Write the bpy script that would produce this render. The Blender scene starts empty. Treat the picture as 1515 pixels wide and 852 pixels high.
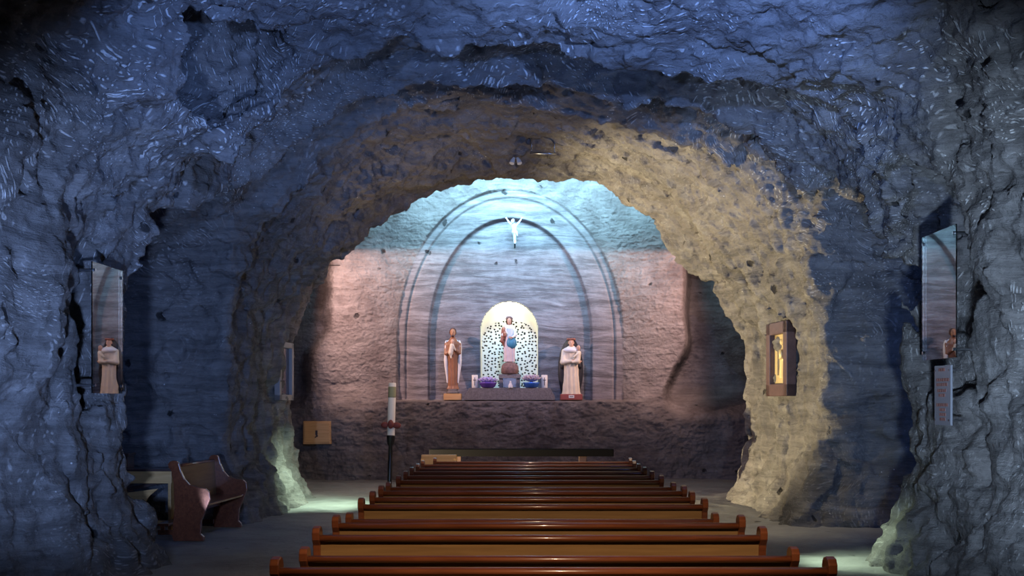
import bpy, bmesh, math, random
import numpy as np
from mathutils import Vector, Matrix

random.seed(7)
rng = np.random.default_rng(7)
S = bpy.context.scene
COL = S.collection
F = 1700.0; CX = 769.0; HY = 594.0; EYE = 1.8

def P(px, py, d):
    """point seen at pixel (px, py) of the photograph when it stands d metres away"""
    return Vector(((px - CX) * d / F, d, EYE - (py - HY) * d / F))

# ------------------------------------------------------------------ camera
cd = bpy.data.cameras.new('camera'); cam = bpy.data.objects.new('camera', cd); COL.objects.link(cam)
cam.location = (0, 0, EYE); cam.rotation_euler = (math.pi / 2, 0, 0)
cd.sensor_width = 36; cd.lens = F / 1515 * 36
cd.shift_x = -(CX - 757.5) / 1515; cd.shift_y = (HY - 426) / 1515
cd.clip_end = 200
S.camera = cam

# ------------------------------------------------------------------ view, world, lights
S.view_settings.view_transform = 'Standard'; S.view_settings.look = 'None'
S.view_settings.gamma = 1; S.view_settings.use_curve_mapping = False
S.view_settings.exposure = 0.0
w = bpy.data.worlds.new('world'); S.world = w; w.use_nodes = True
w.node_tree.nodes['Background'].inputs[0].default_value = (0.02, 0.03, 0.07, 1)
w.node_tree.nodes['Background'].inputs[1].default_value = 0.3
try:
    S.cycles.use_denoising = True
    S.cycles.max_bounces = 6; S.cycles.diffuse_bounces = 3; S.cycles.glossy_bounces = 3
    S.cycles.transparent_max_bounces = 8
    S.cycles.sample_clamp_indirect = 4
except Exception: pass

def lamp(kind, name, loc, target, color, energy, size=0.1, angle=90, blend=0.3, sx=1, sy=1):
    d = bpy.data.lights.new(name, kind); o = bpy.data.objects.new(name, d); COL.objects.link(o)
    d.color = color; d.energy = energy; o.location = loc
    if kind == 'AREA':
        d.shape = 'RECTANGLE'; d.size = sx; d.size_y = sy
    else:
        d.shadow_soft_size = size
    if kind == 'SPOT':
        d.spot_size = math.radians(angle); d.spot_blend = blend
    if target is not None:
        o.rotation_euler = (Vector(target) - Vector(loc)).to_track_quat('-Z', 'Y').to_euler()
    return o

CYAN = (0.36, 0.74, 1.0); WARM = (1.0, 0.65, 0.58)
# blue floods of the front chamber
lamp('SPOT', 'blue_flood_left', (-2.6, 5.8, 1.3), (-4.6, 11.9, 2.9), (0.28, 0.46, 1.0), 2100, 0.10, 58, 1.0)
lamp('SPOT', 'blue_flood_right', (2.2, 5.3, 1.2), (4.7, 11.3, 2.8), (0.48, 0.68, 1.0), 2300, 0.12, 58, 1.0)
lamp('SPOT', 'blue_vault_spot', (1.3, 8.0, 4.75), (1.8, 12.6, 5.8), (0.20, 0.38, 1.0), 1400, 0.04, 84, 1.0)
lamp('SPOT', 'blue_vault_spot', (-1.2, 8.4, 4.6), (-2.0, 12.6, 5.2), (0.20, 0.38, 1.0), 560, 0.04, 104, 0.8)
lamp('SPOT', 'blue_vault_spot', (4.3, 15.4, 0.4), (1.2, 15.8, 5.9), (0.28, 0.48, 1.0), 330, 0.04, 80, 0.8)
lamp('SPOT', 'blue_vault_spot', (-4.1, 14.75, 0.3), (-1.4, 15.8, 5.9), (0.20, 0.40, 1.0), 110, 0.04, 80, 0.8)
lamp('SPOT', 'gallery_spot_right', (8.3, 14.3, 2.0), (5.4, 17.2, 1.6), (0.10, 0.28, 1.0), 100, 0.1, 120, 0.8)
lamp('SPOT', 'gallery_spot_left', (-8.3, 13.9, 2.2), (-5.6, 17.4, 1.6), (0.16, 0.30, 1.0), 30, 0.1, 120, 0.8)
# cream flood that washes the right pillar and the inner arch
lamp('SPOT', 'cream_flood', (-3.75, 19.8, 0.35), (4.4, 20.7, 3.7), (1.0, 0.83, 0.50), 5200, 0.04, 68, 0.5)
lamp('SPOT', 'crown_flood', (-3.6, 20.0, 0.35), (0.3, 19.3, 6.2), (1.0, 0.70, 0.35), 450, 0.04, 70, 0.8)
# small floor spots
lamp('SPOT', 'floor_spot', (-3.0, 19.9, 1.3), (-3.7, 20.6, 0.0), (0.70, 1.0, 0.76), 300, 0.06, 120, 1.0)
lamp('SPOT', 'floor_spot', (3.3, 13.2, 0.8), (3.9, 13.1, -0.1), (0.74, 1.0, 0.74), 90, 0.05, 110, 1.0)
lamp('SPOT', 'pew_fill', (0.6, 2.5, 4.8), (0.1, 7.8, 0.8), (1.0, 0.76, 0.50), 1200, 0.12, 46, 0.8)  # warm overhead light added to brighten the pews
lamp('SPOT', 'pew_fill', (0.0, 14.0, 5.4), (-0.4, 17.0, 0.8), (1.0, 0.78, 0.56), 520, 0.12, 52, 0.9)  # second overhead light added for the far rows and the pale kneeler
lamp('SPOT', 'aisle_spot', (2.6, 15.5, 5.2), (3.0, 17.5, 0.0), (1.0, 0.85, 0.6), 420, 0.15, 64, 1.0)
lamp('SPOT', 'aisle_spot', (-2.0, 21.0, 5.3), (-3.2, 24.2, 0.0), (1.0, 0.78, 0.6), 160, 0.15, 70, 1.0)
# apse: blue-green wash from above, warm floods at the sides (each under the plate of its fixture, built below)
lamp('AREA', 'apse_wash', (0.0, 24.7, 7.7), (0.0, 27.5, 6.9), CYAN, 540, sx=5.5, sy=0.3).data.spread = 1.75
FLOODS = ((-4.75, 25.2, 4.9), (4.6, 25.2, 4.9))
lamp('SPOT', 'apse_flood_left', FLOODS[0], (0.3, 27.5, 3.6), WARM, 880, 0.02, 140, 0.4)
lamp('SPOT', 'apse_flood_right', FLOODS[1], (-0.3, 27.5, 3.6), WARM, 800, 0.02, 134, 0.4)
lamp('SPOT', 'nave_fill', (0.4, 20.2, 5.5), (0.0, 26.9, 0.9), (1.0, 0.62, 0.48), 330, 0.15, 88, 1.0)  # added fill without a fixture, warms the lower apse wall
lamp('SPOT', 'apse_blue_fill', (0.0, 23.0, 6.9), (0.0, 27.5, 4.1), (0.22, 0.38, 1.0), 900, 0.1, 56, 1.0)  # added blue fill, tints the middle of the apse wall
lamp('POINT', 'niche_lamp', (-0.26, 27.78, 3.82), None, (1.0, 0.96, 0.76), 15, 0.05)

# ------------------------------------------------------------------ materials
def nn(nt, t, **kw):
    n = nt.nodes.new(t)
    for k, v in kw.items(): setattr(n, k, v)
    return n

def plain(name, col, rough=0.5, metal=0.0, coat=0.0, emit=0.0, ecol=None, spec=0.5, bump=0.0, bscale=60, var=0.0):
    m = bpy.data.materials.new(name); m.use_nodes = True; nt = m.node_tree
    b = nt.nodes['Principled BSDF']
    b.inputs['Base Color'].default_value = (*col, 1); b.inputs['Roughness'].default_value = rough
    b.inputs['Metallic'].default_value = metal; b.inputs['Coat Weight'].default_value = coat
    b.inputs['Specular IOR Level'].default_value = spec
    if emit:
        b.inputs['Emission Color'].default_value = (*(ecol or col), 1); b.inputs['Emission Strength'].default_value = emit
    tc = nn(nt, 'ShaderNodeTexCoord'); n = nn(nt, 'ShaderNodeTexNoise'); n.inputs['Scale'].default_value = bscale
    n.inputs['Detail'].default_value = 4
    nt.links.new(tc.outputs['Object'], n.inputs['Vector'])
    if var:
        r = nn(nt, 'ShaderNodeValToRGB')
        r.color_ramp.elements[0].position = .3; r.color_ramp.elements[1].position = .7
        r.color_ramp.elements[0].color = (*[c * (1 - var) for c in col], 1)
        r.color_ramp.elements[1].color = (*[min(1, c * (1 + var)) for c in col], 1)
        nt.links.new(n.outputs['Fac'], r.inputs['Fac']); nt.links.new(r.outputs['Color'], b.inputs['Base Color'])
    if bump:
        bp = nn(nt, 'ShaderNodeBump'); bp.inputs['Strength'].default_value = bump; bp.inputs['Distance'].default_value = 0.01
        nt.links.new(n.outputs['Fac'], bp.inputs['Height']); nt.links.new(bp.outputs['Normal'], b.inputs['Normal'])
    return m

def wood(name, dark, light, rough=0.28, coat=0.5, axis='x', scale=1.0):
    m = bpy.data.materials.new(name); m.use_nodes = True; nt = m.node_tree; L = nt.links
    b = nt.nodes['Principled BSDF']; b.inputs['Roughness'].default_value = rough; b.inputs['Coat Weight'].default_value = coat
    b.inputs['Coat Roughness'].default_value = 0.08
    tc = nn(nt, 'ShaderNodeTexCoord'); mp = nn(nt, 'ShaderNodeMapping')
    sc = {'x': (1.2, 22, 22), 'y': (22, 1.2, 22), 'z': (22, 22, 1.2)}[axis]
    mp.inputs['Scale'].default_value = tuple(s * scale for s in sc)
    n = nn(nt, 'ShaderNodeTexNoise'); n.inputs['Scale'].default_value = 1.5; n.inputs['Detail'].default_value = 6
    n.inputs['Distortion'].default_value = 0.6
    r = nn(nt, 'ShaderNodeValToRGB'); r.color_ramp.elements[0].position = .3; r.color_ramp.elements[1].position = .72
    r.color_ramp.elements[0].color = (*dark, 1); r.color_ramp.elements[1].color = (*light, 1)
    L.new(tc.outputs['Object'], mp.inputs['Vector']); L.new(mp.outputs['Vector'], n.inputs['Vector'])
    L.new(n.outputs['Fac'], r.inputs['Fac']); L.new(r.outputs['Color'], b.inputs['Base Color'])
    bp = nn(nt, 'ShaderNodeBump'); bp.inputs['Strength'].default_value = 0.08; bp.inputs['Distance'].default_value = 0.004
    L.new(n.outputs['Fac'], bp.inputs['Height']); L.new(bp.outputs['Normal'], b.inputs['Normal'])
    return m

def rock(name, c0, c1, cl, dash=1.0, strata=0.6, bump=1.0, rough=0.85, fine=1.0, smooth_mask=False, spec=0.3):
    """halite: dark banded rock, pale pick-axe strokes, sparkle painted as white specks"""
    m = bpy.data.materials.new(name); m.use_nodes = True; nt = m.node_tree; L = nt.links
    b = nt.nodes['Principled BSDF']; b.inputs['Roughness'].default_value = rough
    b.inputs['Specular IOR Level'].default_value = spec
    tc = nn(nt, 'ShaderNodeTexCoord'); co = tc.outputs['Object']
    def noise(scale, det=5, rough_=0.55, vec=None, dist=0.0):
        n = nn(nt, 'ShaderNodeTexNoise'); n.inputs['Scale'].default_value = scale
        n.inputs['Detail'].default_value = det; n.inputs['Roughness'].default_value = rough_
        n.inputs['Distortion'].default_value = dist
        L.new(vec or co, n.inputs['Vector']); return n
    def mapp(vec, sc=(1, 1, 1), rot=(0, 0, 0)):
        q = nn(nt, 'ShaderNodeMapping'); q.inputs['Scale'].default_value = sc; q.inputs['Rotation'].default_value = rot
        L.new(vec, q.inputs['Vector']); return q.outputs['Vector']
    def math_(op, a, b_=None, clamp=False):
        q = nn(nt, 'ShaderNodeMath', operation=op); q.use_clamp = clamp
        for i, v in enumerate((a, b_)):
            if v is None: continue
            if isinstance(v, (int, float)): q.inputs[i].default_value = v
            else: L.new(v, q.inputs[i])
        return q.outputs[0]
    def ramp(fac, p0, p1, v0=0.0, v1=1.0):
        q = nn(nt, 'ShaderNodeMapRange'); q.inputs['From Min'].default_value = p0; q.inputs['From Max'].default_value = p1
        q.inputs['To Min'].default_value = v0; q.inputs['To Max'].default_value = v1; q.interpolation_type = 'SMOOTHSTEP'
        L.new(fac, q.inputs['Value']); return q.outputs['Result']
    def mixc(fac, a, b_):
        q = nn(nt, 'ShaderNodeMix', data_type='RGBA')
        if isinstance(fac, (int, float)): q.inputs[0].default_value = fac
        else: L.new(fac, q.inputs[0])
        for i, v in ((6, a), (7, b_)):
            if isinstance(v, tuple): q.inputs[i].default_value = (*v, 1)
            else: L.new(v, q.inputs[i])
        return q.outputs[2]
    big = noise(0.55, 3).outputs['Fac']
    med = noise(2.6, 6, 0.6).outputs['Fac']
    fin = noise(14, 5, 0.65).outputs['Fac']
    # bedding: thin wavy bands
    warp = noise(0.35, 3)
    wv = nn(nt, 'ShaderNodeVectorMath', operation='MULTIPLY_ADD')
    L.new(warp.outputs['Color'], wv.inputs[0]); wv.inputs[1].default_value = (0.5, 0.5, 0.5); L.new(co, wv.inputs[2])
    sv = mapp(wv.outputs[0], (0.45, 0.45, 4.2), (0.03, 0.06, 0))
    st = noise(1.7, 8, 0.78, sv, 0.3).outputs['Fac']
    sb = ramp(st, 0.36, 0.62)
    col = mixc(ramp(big, 0.32, 0.68), c0, c1)
    col = mixc(math_('MULTIPLY', ramp(med, 0.35, 0.75), 0.45), col, cl)
    dk = tuple(c * 0.42 for c in c0)
    col = mixc(math_('MULTIPLY', math_('SUBTRACT', 1.0, sb), strata), col, dk)
    # pick strokes in patches, turned by a slow swirl
    sw = noise(0.42, 2)
    sv2 = nn(nt, 'ShaderNodeVectorMath', operation='MULTIPLY_ADD')
    L.new(sw.outputs['Color'], sv2.inputs[0]); sv2.inputs[1].default_value = (5.0, 5.0, 5.0); L.new(co, sv2.inputs[2])
    h = None; dashes = None
    for rot, sc, pm in (((0.2, 0.3, 0.5), (13, 3.4, 13), 0.46), ((0.4, -0.7, 1.7), (14, 3.8, 14), 0.44)):
        v = nn(nt, 'ShaderNodeTexVoronoi'); v.feature = 'F1'; v.inputs['Randomness'].default_value = 0.8; v.inputs['Scale'].default_value = 1.0
        L.new(mapp(sv2.outputs[0], sc, rot), v.inputs['Vector'])
        d1 = ramp(v.outputs['Distance'], 0.16, 0.34, 1.0, 0.0)
        patch = ramp(noise(0.8, 2, 0.5, mapp(co, (1, 1, 1), rot)).outputs['Fac'], pm, pm + 0.1)
        d1 = math_('MULTIPLY', d1, patch)
        dashes = d1 if dashes is None else math_('MAXIMUM', dashes, d1)
    sxyz = nn(nt, 'ShaderNodeSeparateXYZ'); L.new(co, sxyz.inputs[0])
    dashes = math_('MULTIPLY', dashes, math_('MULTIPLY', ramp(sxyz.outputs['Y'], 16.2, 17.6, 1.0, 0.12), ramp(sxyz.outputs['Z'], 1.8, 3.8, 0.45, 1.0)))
    dashes = math_('MULTIPLY', dashes, ramp(fin, 0.25, 0.5))
    col = mixc(math_('MULTIPLY', dashes, 0.75 * dash), col, tuple(min(1, c * 1.9) for c in cl))
    # scattered pits with their shade painted dark, salt sparkle painted as white specks
    pv = nn(nt, 'ShaderNodeTexVoronoi'); pv.inputs['Scale'].default_value = 1.3
    pw = nn(nt, 'ShaderNodeVectorMath', operation='MULTIPLY_ADD'); L.new(noise(5, 3).outputs['Color'], pw.inputs[0]); pw.inputs[1].default_value = (0.22,) * 3; L.new(co, pw.inputs[2]); L.new(pw.outputs[0], pv.inputs['Vector'])
    pit = ramp(pv.outputs['Distance'], 0.05, 0.10, 1.0, 0.0)
    col = mixc(math_('MULTIPLY', pit, 0.85), col, (0.012, 0.01, 0.01))
    sv_ = nn(nt, 'ShaderNodeTexVoronoi'); sv_.inputs['Scale'].default_value = 9; L.new(co, sv_.inputs['Vector'])
    sp = math_('MULTIPLY', ramp(sv_.outputs['Distance'], 0.06, 0.11, 1.0, 0.0), ramp(med, 0.55, 0.65))
    col = mixc(math_('MULTIPLY', sp, 0.8 * dash), col, (0.9, 0.88, 0.85))
    L.new(col, b.inputs['Base Color'])
    hgt = math_('ADD', math_('MULTIPLY', med, 0.9), math_('MULTIPLY', fin, 0.28 * fine))
    hgt = math_('ADD', hgt, math_('MULTIPLY', st, 1.1 * strata + 0.1))
    hgt = math_('ADD', hgt, math_('MULTIPLY', dashes, 0.14 * dash))
    hgt = math_('SUBTRACT', hgt, math_('MULTIPLY', pit, 0.5))
    bp = nn(nt, 'ShaderNodeBump'); bp.inputs['Strength'].default_value = 1.0; bp.inputs['Distance'].default_value = 0.10 * bump
    L.new(hgt, bp.inputs['Height']); L.new(bp.outputs['Normal'], b.inputs['Normal'])
    return m

M = {}
M['rock'] = rock('rock_salt', (0.16, 0.145, 0.135), (0.26, 0.235, 0.215), (0.40, 0.38, 0.36))
M['rock_ceiling'] = rock('rock_salt_vault', (0.15, 0.135, 0.13), (0.25, 0.225, 0.21), (0.38, 0.37, 0.36), dash=1.3, strata=0.4)
M['rock_apse'] = rock('rock_salt_apse', (0.14, 0.115, 0.11), (0.25, 0.22, 0.205), (0.42, 0.38, 0.36), dash=0.0, strata=0.40, bump=0.95, fine=1.9)
M['rock_dressed'] = rock('dressed_salt_face', (0.20, 0.17, 0.17), (0.28, 0.25, 0.25), (0.40, 0.37, 0.37), dash=0.0, strata=0.85, bump=0.28, fine=0.5)
M['floor'] = rock('trodden_salt_floor', (0.22, 0.21, 0.20), (0.30, 0.29, 0.27), (0.38, 0.37, 0.35), dash=0.0, strata=0.0, bump=0.4, rough=0.6, spec=0.5)
M['pew'] = wood('varnished_pew_wood', (0.12, 0.032, 0.014), (0.22, 0.066, 0.026))
M['pew_panel'] = wood('pew_panel_wood', (0.20, 0.10, 0.035), (0.28, 0.15, 0.055), rough=0.5, coat=0.1)
M['pine'] = wood('pale_pine', (0.60, 0.32, 0.10), (0.76, 0.45, 0.17), rough=0.45, coat=0.1)
M['dark_wood'] = wood('dark_wood', (0.035, 0.02, 0.015), (0.08, 0.04, 0.03), rough=0.4)
M['gold'] = plain('gold_leaf', (0.66, 0.50, 0.24), 0.4, 0.25, bump=0.5)
M['black_metal'] = plain('black_metal', (0.015, 0.015, 0.017), 0.3, 0.4)
M['ebony'] = plain('black_stained_wood', (0.004, 0.0035, 0.004), 0.8, spec=0.05)
M['chrome'] = plain('steel', (0.6, 0.6, 0.62), 0.25, 1.0)
M['wax'] = plain('candle_wax', (0.80, 0.76, 0.66), 0.5, bump=0.1)
M['red_cloth'] = plain('dark_red_ribbon', (0.16, 0.03, 0.025), 0.6, bump=0.2)
M['olive'] = plain('olive_print', (0.30, 0.30, 0.16), 0.6)

# ------------------------------------------------------------------ mesh helpers
def tag(o, label=None, cat=None, group=None, kind=None):
    if label: o['label'] = label
    if cat: o['category'] = cat
    if group: o['group'] = group
    if kind: o['kind'] = kind
    return o

def empty(name, loc, rz=0):
    o = bpy.data.objects.new(name, None); COL.objects.link(o); o.location = loc; o.rotation_euler = (0, 0, rz)
    o.empty_display_size = 0.2
    return o

def link(name, bm, mat, parent=None, smooth=False, loc=None):
    me = bpy.data.meshes.new(name); bmesh.ops.recalc_face_normals(bm, faces=bm.faces); bm.to_mesh(me); bm.free()
    me.materials.append(mat)
    if smooth: me.polygons.foreach_set('use_smooth', [True] * len(me.polygons))
    o = bpy.data.objects.new(name, me); COL.objects.link(o)
    if parent is not None: o.parent = parent
    if loc is not None: o.location = loc
    return o

def npmesh(name, verts, faces, mat, parent=None, loc=None, smooth=True):
    me = bpy.data.meshes.new(name)
    me.vertices.add(len(verts)); me.vertices.foreach_set('co', np.asarray(verts, np.float32).ravel())
    nf = len(faces); k = faces.shape[1]
    me.loops.add(nf * k); me.loops.foreach_set('vertex_index', faces.astype(np.int32).ravel())
    me.polygons.add(nf); me.polygons.foreach_set('loop_start', np.arange(0, nf * k, k, dtype=np.int32))
    me.polygons.foreach_set('loop_total', np.full(nf, k, np.int32))
    me.update(calc_edges=True)
    me.polygons.foreach_set('use_smooth', np.full(nf, smooth, bool))
    me.materials.append(mat)
    o = bpy.data.objects.new(name, me); COL.objects.link(o)
    if parent is not None: o.parent = parent
    if loc is not None: o.location = loc
    return o

def box(bm, c, s, bev=0.0, mat=None):
    r = bmesh.ops.create_cube(bm, size=1)
    bmesh.ops.scale(bm, vec=s, verts=r['verts'])
    if bev:
        es = list({e for v in r['verts'] for e in v.link_edges})
        rr = bmesh.ops.bevel(bm, geom=es, offset=bev, segments=2, affect='EDGES', profile=0.6)
        vs = list({v for f in rr['faces'] for v in f.verts} | {v for v in r['verts'] if v.is_valid})
    else: vs = r['verts']
    if mat is not None: bmesh.ops.transform(bm, matrix=mat, verts=vs)
    bmesh.ops.translate(bm, vec=c, verts=vs)
    return vs

def prism(bm, pts, depth, plane='yz', off=0.0, bev=0.0):
    """extrude a polygon; plane yz -> thickness along x"""
    if plane == 'yz': vs = [bm.verts.new((off, a, b)) for a, b in pts]; ax = Vector((depth, 0, 0))
    elif plane == 'xz': vs = [bm.verts.new((a, off, b)) for a, b in pts]; ax = Vector((0, depth, 0))
    else: vs = [bm.verts.new((a, b, off)) for a, b in pts]; ax = Vector((0, 0, depth))
    f = bm.faces.new(vs); r = bmesh.ops.extrude_face_region(bm, geom=[f])
    nv = [g for g in r['geom'] if isinstance(g, bmesh.types.BMVert)]
    bmesh.ops.translate(bm, vec=ax, verts=nv)
    if bev:
        rim = [e for e in bm.edges if e.is_manifold and abs(e.calc_face_angle(0)) > 1.0]
        bmesh.ops.bevel(bm, geom=rim, offset=bev, segments=2, affect='EDGES', profile=0.6)

def lathe(bm, prof, c=(0, 0, 0), n=24, fn=None):
    rings = []
    for r, z in prof:
        ring = []
        for i in range(n):
            a = 2 * math.pi * i / n; rr = r if fn is None else fn(r, z, a)
            ring.append(bm.verts.new((c[0] + rr * math.cos(a), c[1] + rr * math.sin(a), c[2] + z)))
        rings.append(ring)
    for a, b in zip(rings, rings[1:]):
        for i in range(n): bm.faces.new((a[i], a[(i + 1) % n], b[(i + 1) % n], b[i]))
    bm.faces.new(rings[0][::-1]); bm.faces.new(rings[-1])

def tube(bm, pts, r, n=10):
    pts = [Vector(p) for p in pts]; rings = []
    for i, p in enumerate(pts):
        t = (pts[min(i + 1, len(pts) - 1)] - pts[max(i - 1, 0)]).normalized()
        u = t.orthogonal().normalized() if i == 0 else (u - t * u.dot(t)).normalized()
        v = t.cross(u); rr = r[i] if isinstance(r, (list, tuple)) else r
        rings.append([bm.verts.new(p + (u * math.cos(2 * math.pi * k / n) + v * math.sin(2 * math.pi * k / n)) * rr) for k in range(n)])
    for a, b in zip(rings, rings[1:]):
        for k in range(n): bm.faces.new((a[k], a[(k + 1) % n], b[(k + 1) % n], b[k]))
    bm.faces.new(rings[0][::-1]); bm.faces.new(rings[-1])

# ------------------------------------------------------------------ numpy noise and surface nets
_perm = rng.permutation(256).astype(np.int32); _perm = np.concatenate([_perm, _perm, _perm])
_g = rng.normal(size=(256, 3)).astype(np.float32); _g /= np.linalg.norm(_g, axis=1)[:, None]
def perlin(x, y, z):
    x = np.asarray(x, np.float32); y = np.asarray(y, np.float32); z = np.asarray(z, np.float32)
    xi = np.floor(x).astype(np.int32); yi = np.floor(y).astype(np.int32); zi = np.floor(z).astype(np.int32)
    xf = x - xi; yf = y - yi; zf = z - zi; xi &= 255; yi &= 255; zi &= 255
    u = xf * xf * xf * (xf * (xf * 6 - 15) + 10); v = yf * yf * yf * (yf * (yf * 6 - 15) + 10); w_ = zf * zf * zf * (zf * (zf * 6 - 15) + 10)
    def c(dx, dy, dz):
        h = _perm[_perm[_perm[xi + dx] + yi + dy] + zi + dz]; g = _g[h]
        return g[..., 0] * (xf - dx) + g[..., 1] * (yf - dy) + g[..., 2] * (zf - dz)
    a = c(0, 0, 0); a += u * (c(1, 0, 0) - a); b = c(0, 1, 0); b += u * (c(1, 1, 0) - b); a += v * (b - a)
    e = c(0, 0, 1); e += u * (c(1, 0, 1) - e); f = c(0, 1, 1); f += u * (c(1, 1, 1) - f); e += v * (f - e)
    return (a + w_ * (e - a)) * 1.6
def fbm(x, y, z, oct=4, gain=0.5):
    s = 0; a = 1.0; f = 1.0
    for i in range(oct):
        s = s + a * perlin(x * f + 17.3 * i, y * f - 9.1 * i, z * f + 4.7 * i); a *= gain; f *= 2.03
    return s

def surface_nets(D, lo, h):
    """D: field on a grid, surface at 0; returns verts, quads"""
    s = D < 0
    nx, ny, nz = D.shape
    cnt = np.zeros((nx - 1, ny - 1, nz - 1), np.int8)
    for dx in (0, 1):
        for dy in (0, 1):
            for dz in (0, 1):
                cnt += s[dx:nx - 1 + dx, dy:ny - 1 + dy, dz:nz - 1 + dz]
    act = (cnt > 0) & (cnt < 8)
    idx = -np.ones(act.shape, np.int32); I, J, K = np.nonzero(act); idx[I, J, K] = np.arange(len(I))
    acc = np.zeros((len(I), 3), np.float32); n = np.zeros(len(I), np.float32)
    cs = [(0, 0, 0), (1, 0, 0), (0, 1, 0), (1, 1, 0), (0, 0, 1), (1, 0, 1), (0, 1, 1), (1, 1, 1)]
    for a in range(8):
        for b in range(a + 1, 8):
            ca, cb = cs[a], cs[b]
            if sum(abs(ca[i] - cb[i]) for i in range(3)) != 1: continue
            da = D[I + ca[0], J + ca[1], K + ca[2]]; db = D[I + cb[0], J + cb[1], K + cb[2]]
            mk = (da < 0) != (db < 0); t = np.where(mk, da / np.where(mk, da - db, 1), 0)
            for i in range(3): acc[:, i] += np.where(mk, ca[i] + t * (cb[i] - ca[i]), 0)
            n += mk
    V = (acc / n[:, None] + np.stack([I, J, K], 1)) * h + np.array(lo, np.float32)
    Q = []
    for ax in range(3):
        o1, o2 = [(1, 2), (2, 0), (0, 1)][ax]
        sl0 = [slice(None)] * 3; sl1 = [slice(None)] * 3
        sl0[ax] = slice(0, -1); sl1[ax] = slice(1, None)
        for q in (o1, o2): sl0[q] = slice(1, -1); sl1[q] = slice(1, -1)
        A = s[tuple(sl0)]; B = s[tuple(sl1)]
        i = np.nonzero(A != B); base = [i[0].copy(), i[1].copy(), i[2].copy()]
        fl = A[i]
        for q in (o1, o2): base[q] = base[q] + 1
        def g(a, b):
            p = [base[0].copy(), base[1].copy(), base[2].copy()]; p[o1] -= a; p[o2] -= b
            return idx[p[0], p[1], p[2]]
        q = np.stack([g(1, 1), g(0, 1), g(0, 0), g(1, 0)], 1)
        q[~fl] = q[~fl][:, ::-1]
        Q.append(q)
    return V, np.concatenate(Q)

def smin(a, b, k):
    h = np.clip(0.5 + 0.5 * (b - a) / k, 0, 1)
    return b + (a - b) * h - k * h * (1 - h)
def smax(a, b, k): return -smin(-a, -b, k)
def sstep(x, a, b):
    t = np.clip((x - a) / (b - a), 0, 1); return t * t * (3 - 2 * t)

# ------------------------------------------------------------------ the cave: one field, split into walls and vault
KY = [-4, 0, 9, 11.4, 12.6, 13.0, 14.1, 14.6, 14.95, 15.8, 16.6, 17.0, 17.5, 19.5, 21.6, 22.2, 23.4, 26, 30]
KA = [5.2, 5.2, 4.8, 4.5, 4.42, 4.40, 4.5, 4.5, 4.5, 4.5, 4.5, 4.4, 4.4, 4.35, 4.35, 4.45, 6.4, 6.6, 6.6]      # half width
KT = [6.2, 6.2, 6.1, 6.0, 5.62, 6.0, 6.2, 6.2, 5.82, 6.42, 6.48, 6.20, 6.38, 6.28, 6.03, 6.10, 8.3, 8.6, 8.6]   # crown
KS = [2.2, 2.2, 2.2, 2.1, 2.1, 2.1, 2.1, 2.1, 2.1, 2.1, 2.2, 2.2, 2.3, 2.2, 1.9, 1.9, 3.5, 3.5, 3.5]            # springing
KN = [2.5, 2.5, 2.5, 2.5, 2.4, 2.5, 2.6, 2.5, 2.4, 2.5, 2.5, 2.25, 2.2, 2.0, 2.0, 2.0, 2.6, 2.6, 2.6]
def cave(X, Y, Z):
    Y0 = Y; Y = Y + 0.45 * perlin(X * 0.45 + 3, 0 * X, Z * 0.3) * sstep(Y, 9, 12) * sstep(19 - Y, 0, 2) * sstep(Z, 3.5, 4.8)
    a = np.interp(Y, KY, KA); T = np.interp(Y, KY, KT); zs = np.interp(Y, KY, KS); n = np.interp(Y, KY, KN)
    flare = 0.75 * np.clip(1 - Z / 1.5, 0, 1.4) ** 2 * 0.55
    ae = a - flare * (Y < 23)
    r = (np.abs(X / ae) ** n + (np.maximum(Z - zs, 0) / (T - zs)) ** n) ** (1 / n)
    d = (r - 1) * np.minimum(ae, T - zs)
    # cross galleries left and right
    for sgn, yc, hw, top in ((1, 15.15, 1.85, 4.85), (-1, 15.2, 2.05, 4.7)):
        fl = 0.18 * np.clip(1 - Z / 1.0, 0, 1.4)
        yy = Y - yc - 0.10 * np.maximum(np.abs(X) - 4.5, 0) * (0.0)
        q = (np.abs(yy / (hw - fl)) ** 2.3 + (np.maximum(Z - 2.3, 0) / (top - 2.3)) ** 2.3) ** (1 / 2.3)
        g = (q - 1) * hw
        g = np.maximum(g, 2.5 - sgn * X); g = smax(g, sgn * X - 8.8, 0.6)
        d = smin(d, g, 0.16)
    # a haunch above the left gallery is hollowed, and the recesses behind the two glass panes
    def ell(c, rr):
        return (np.sqrt(((X - c[0]) / rr[0]) ** 2 + ((Y - c[1]) / rr[1]) ** 2 + ((Z - c[2]) / rr[2]) ** 2) - 1) * min(rr)
    d = smin(d, ell((-3.25, 12.0, 5.3), (0.72, 0.95, 0.72)), 0.12)
    d = smin(d, ell((4.35, 12.25, 3.1), (0.72, 0.98, 1.30)), 0.05)
    d = smin(d, ell((-4.6, 12.0, 2.55), (0.5, 0.55, 0.80)), 0.05)
    # the room behind the inner arch bulges on the right, dark hollow
    d = smin(d, ell((5.6, 26.6, 3.0), (1.9, 1.6, 3.2)), 0.4)
    return d
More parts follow.
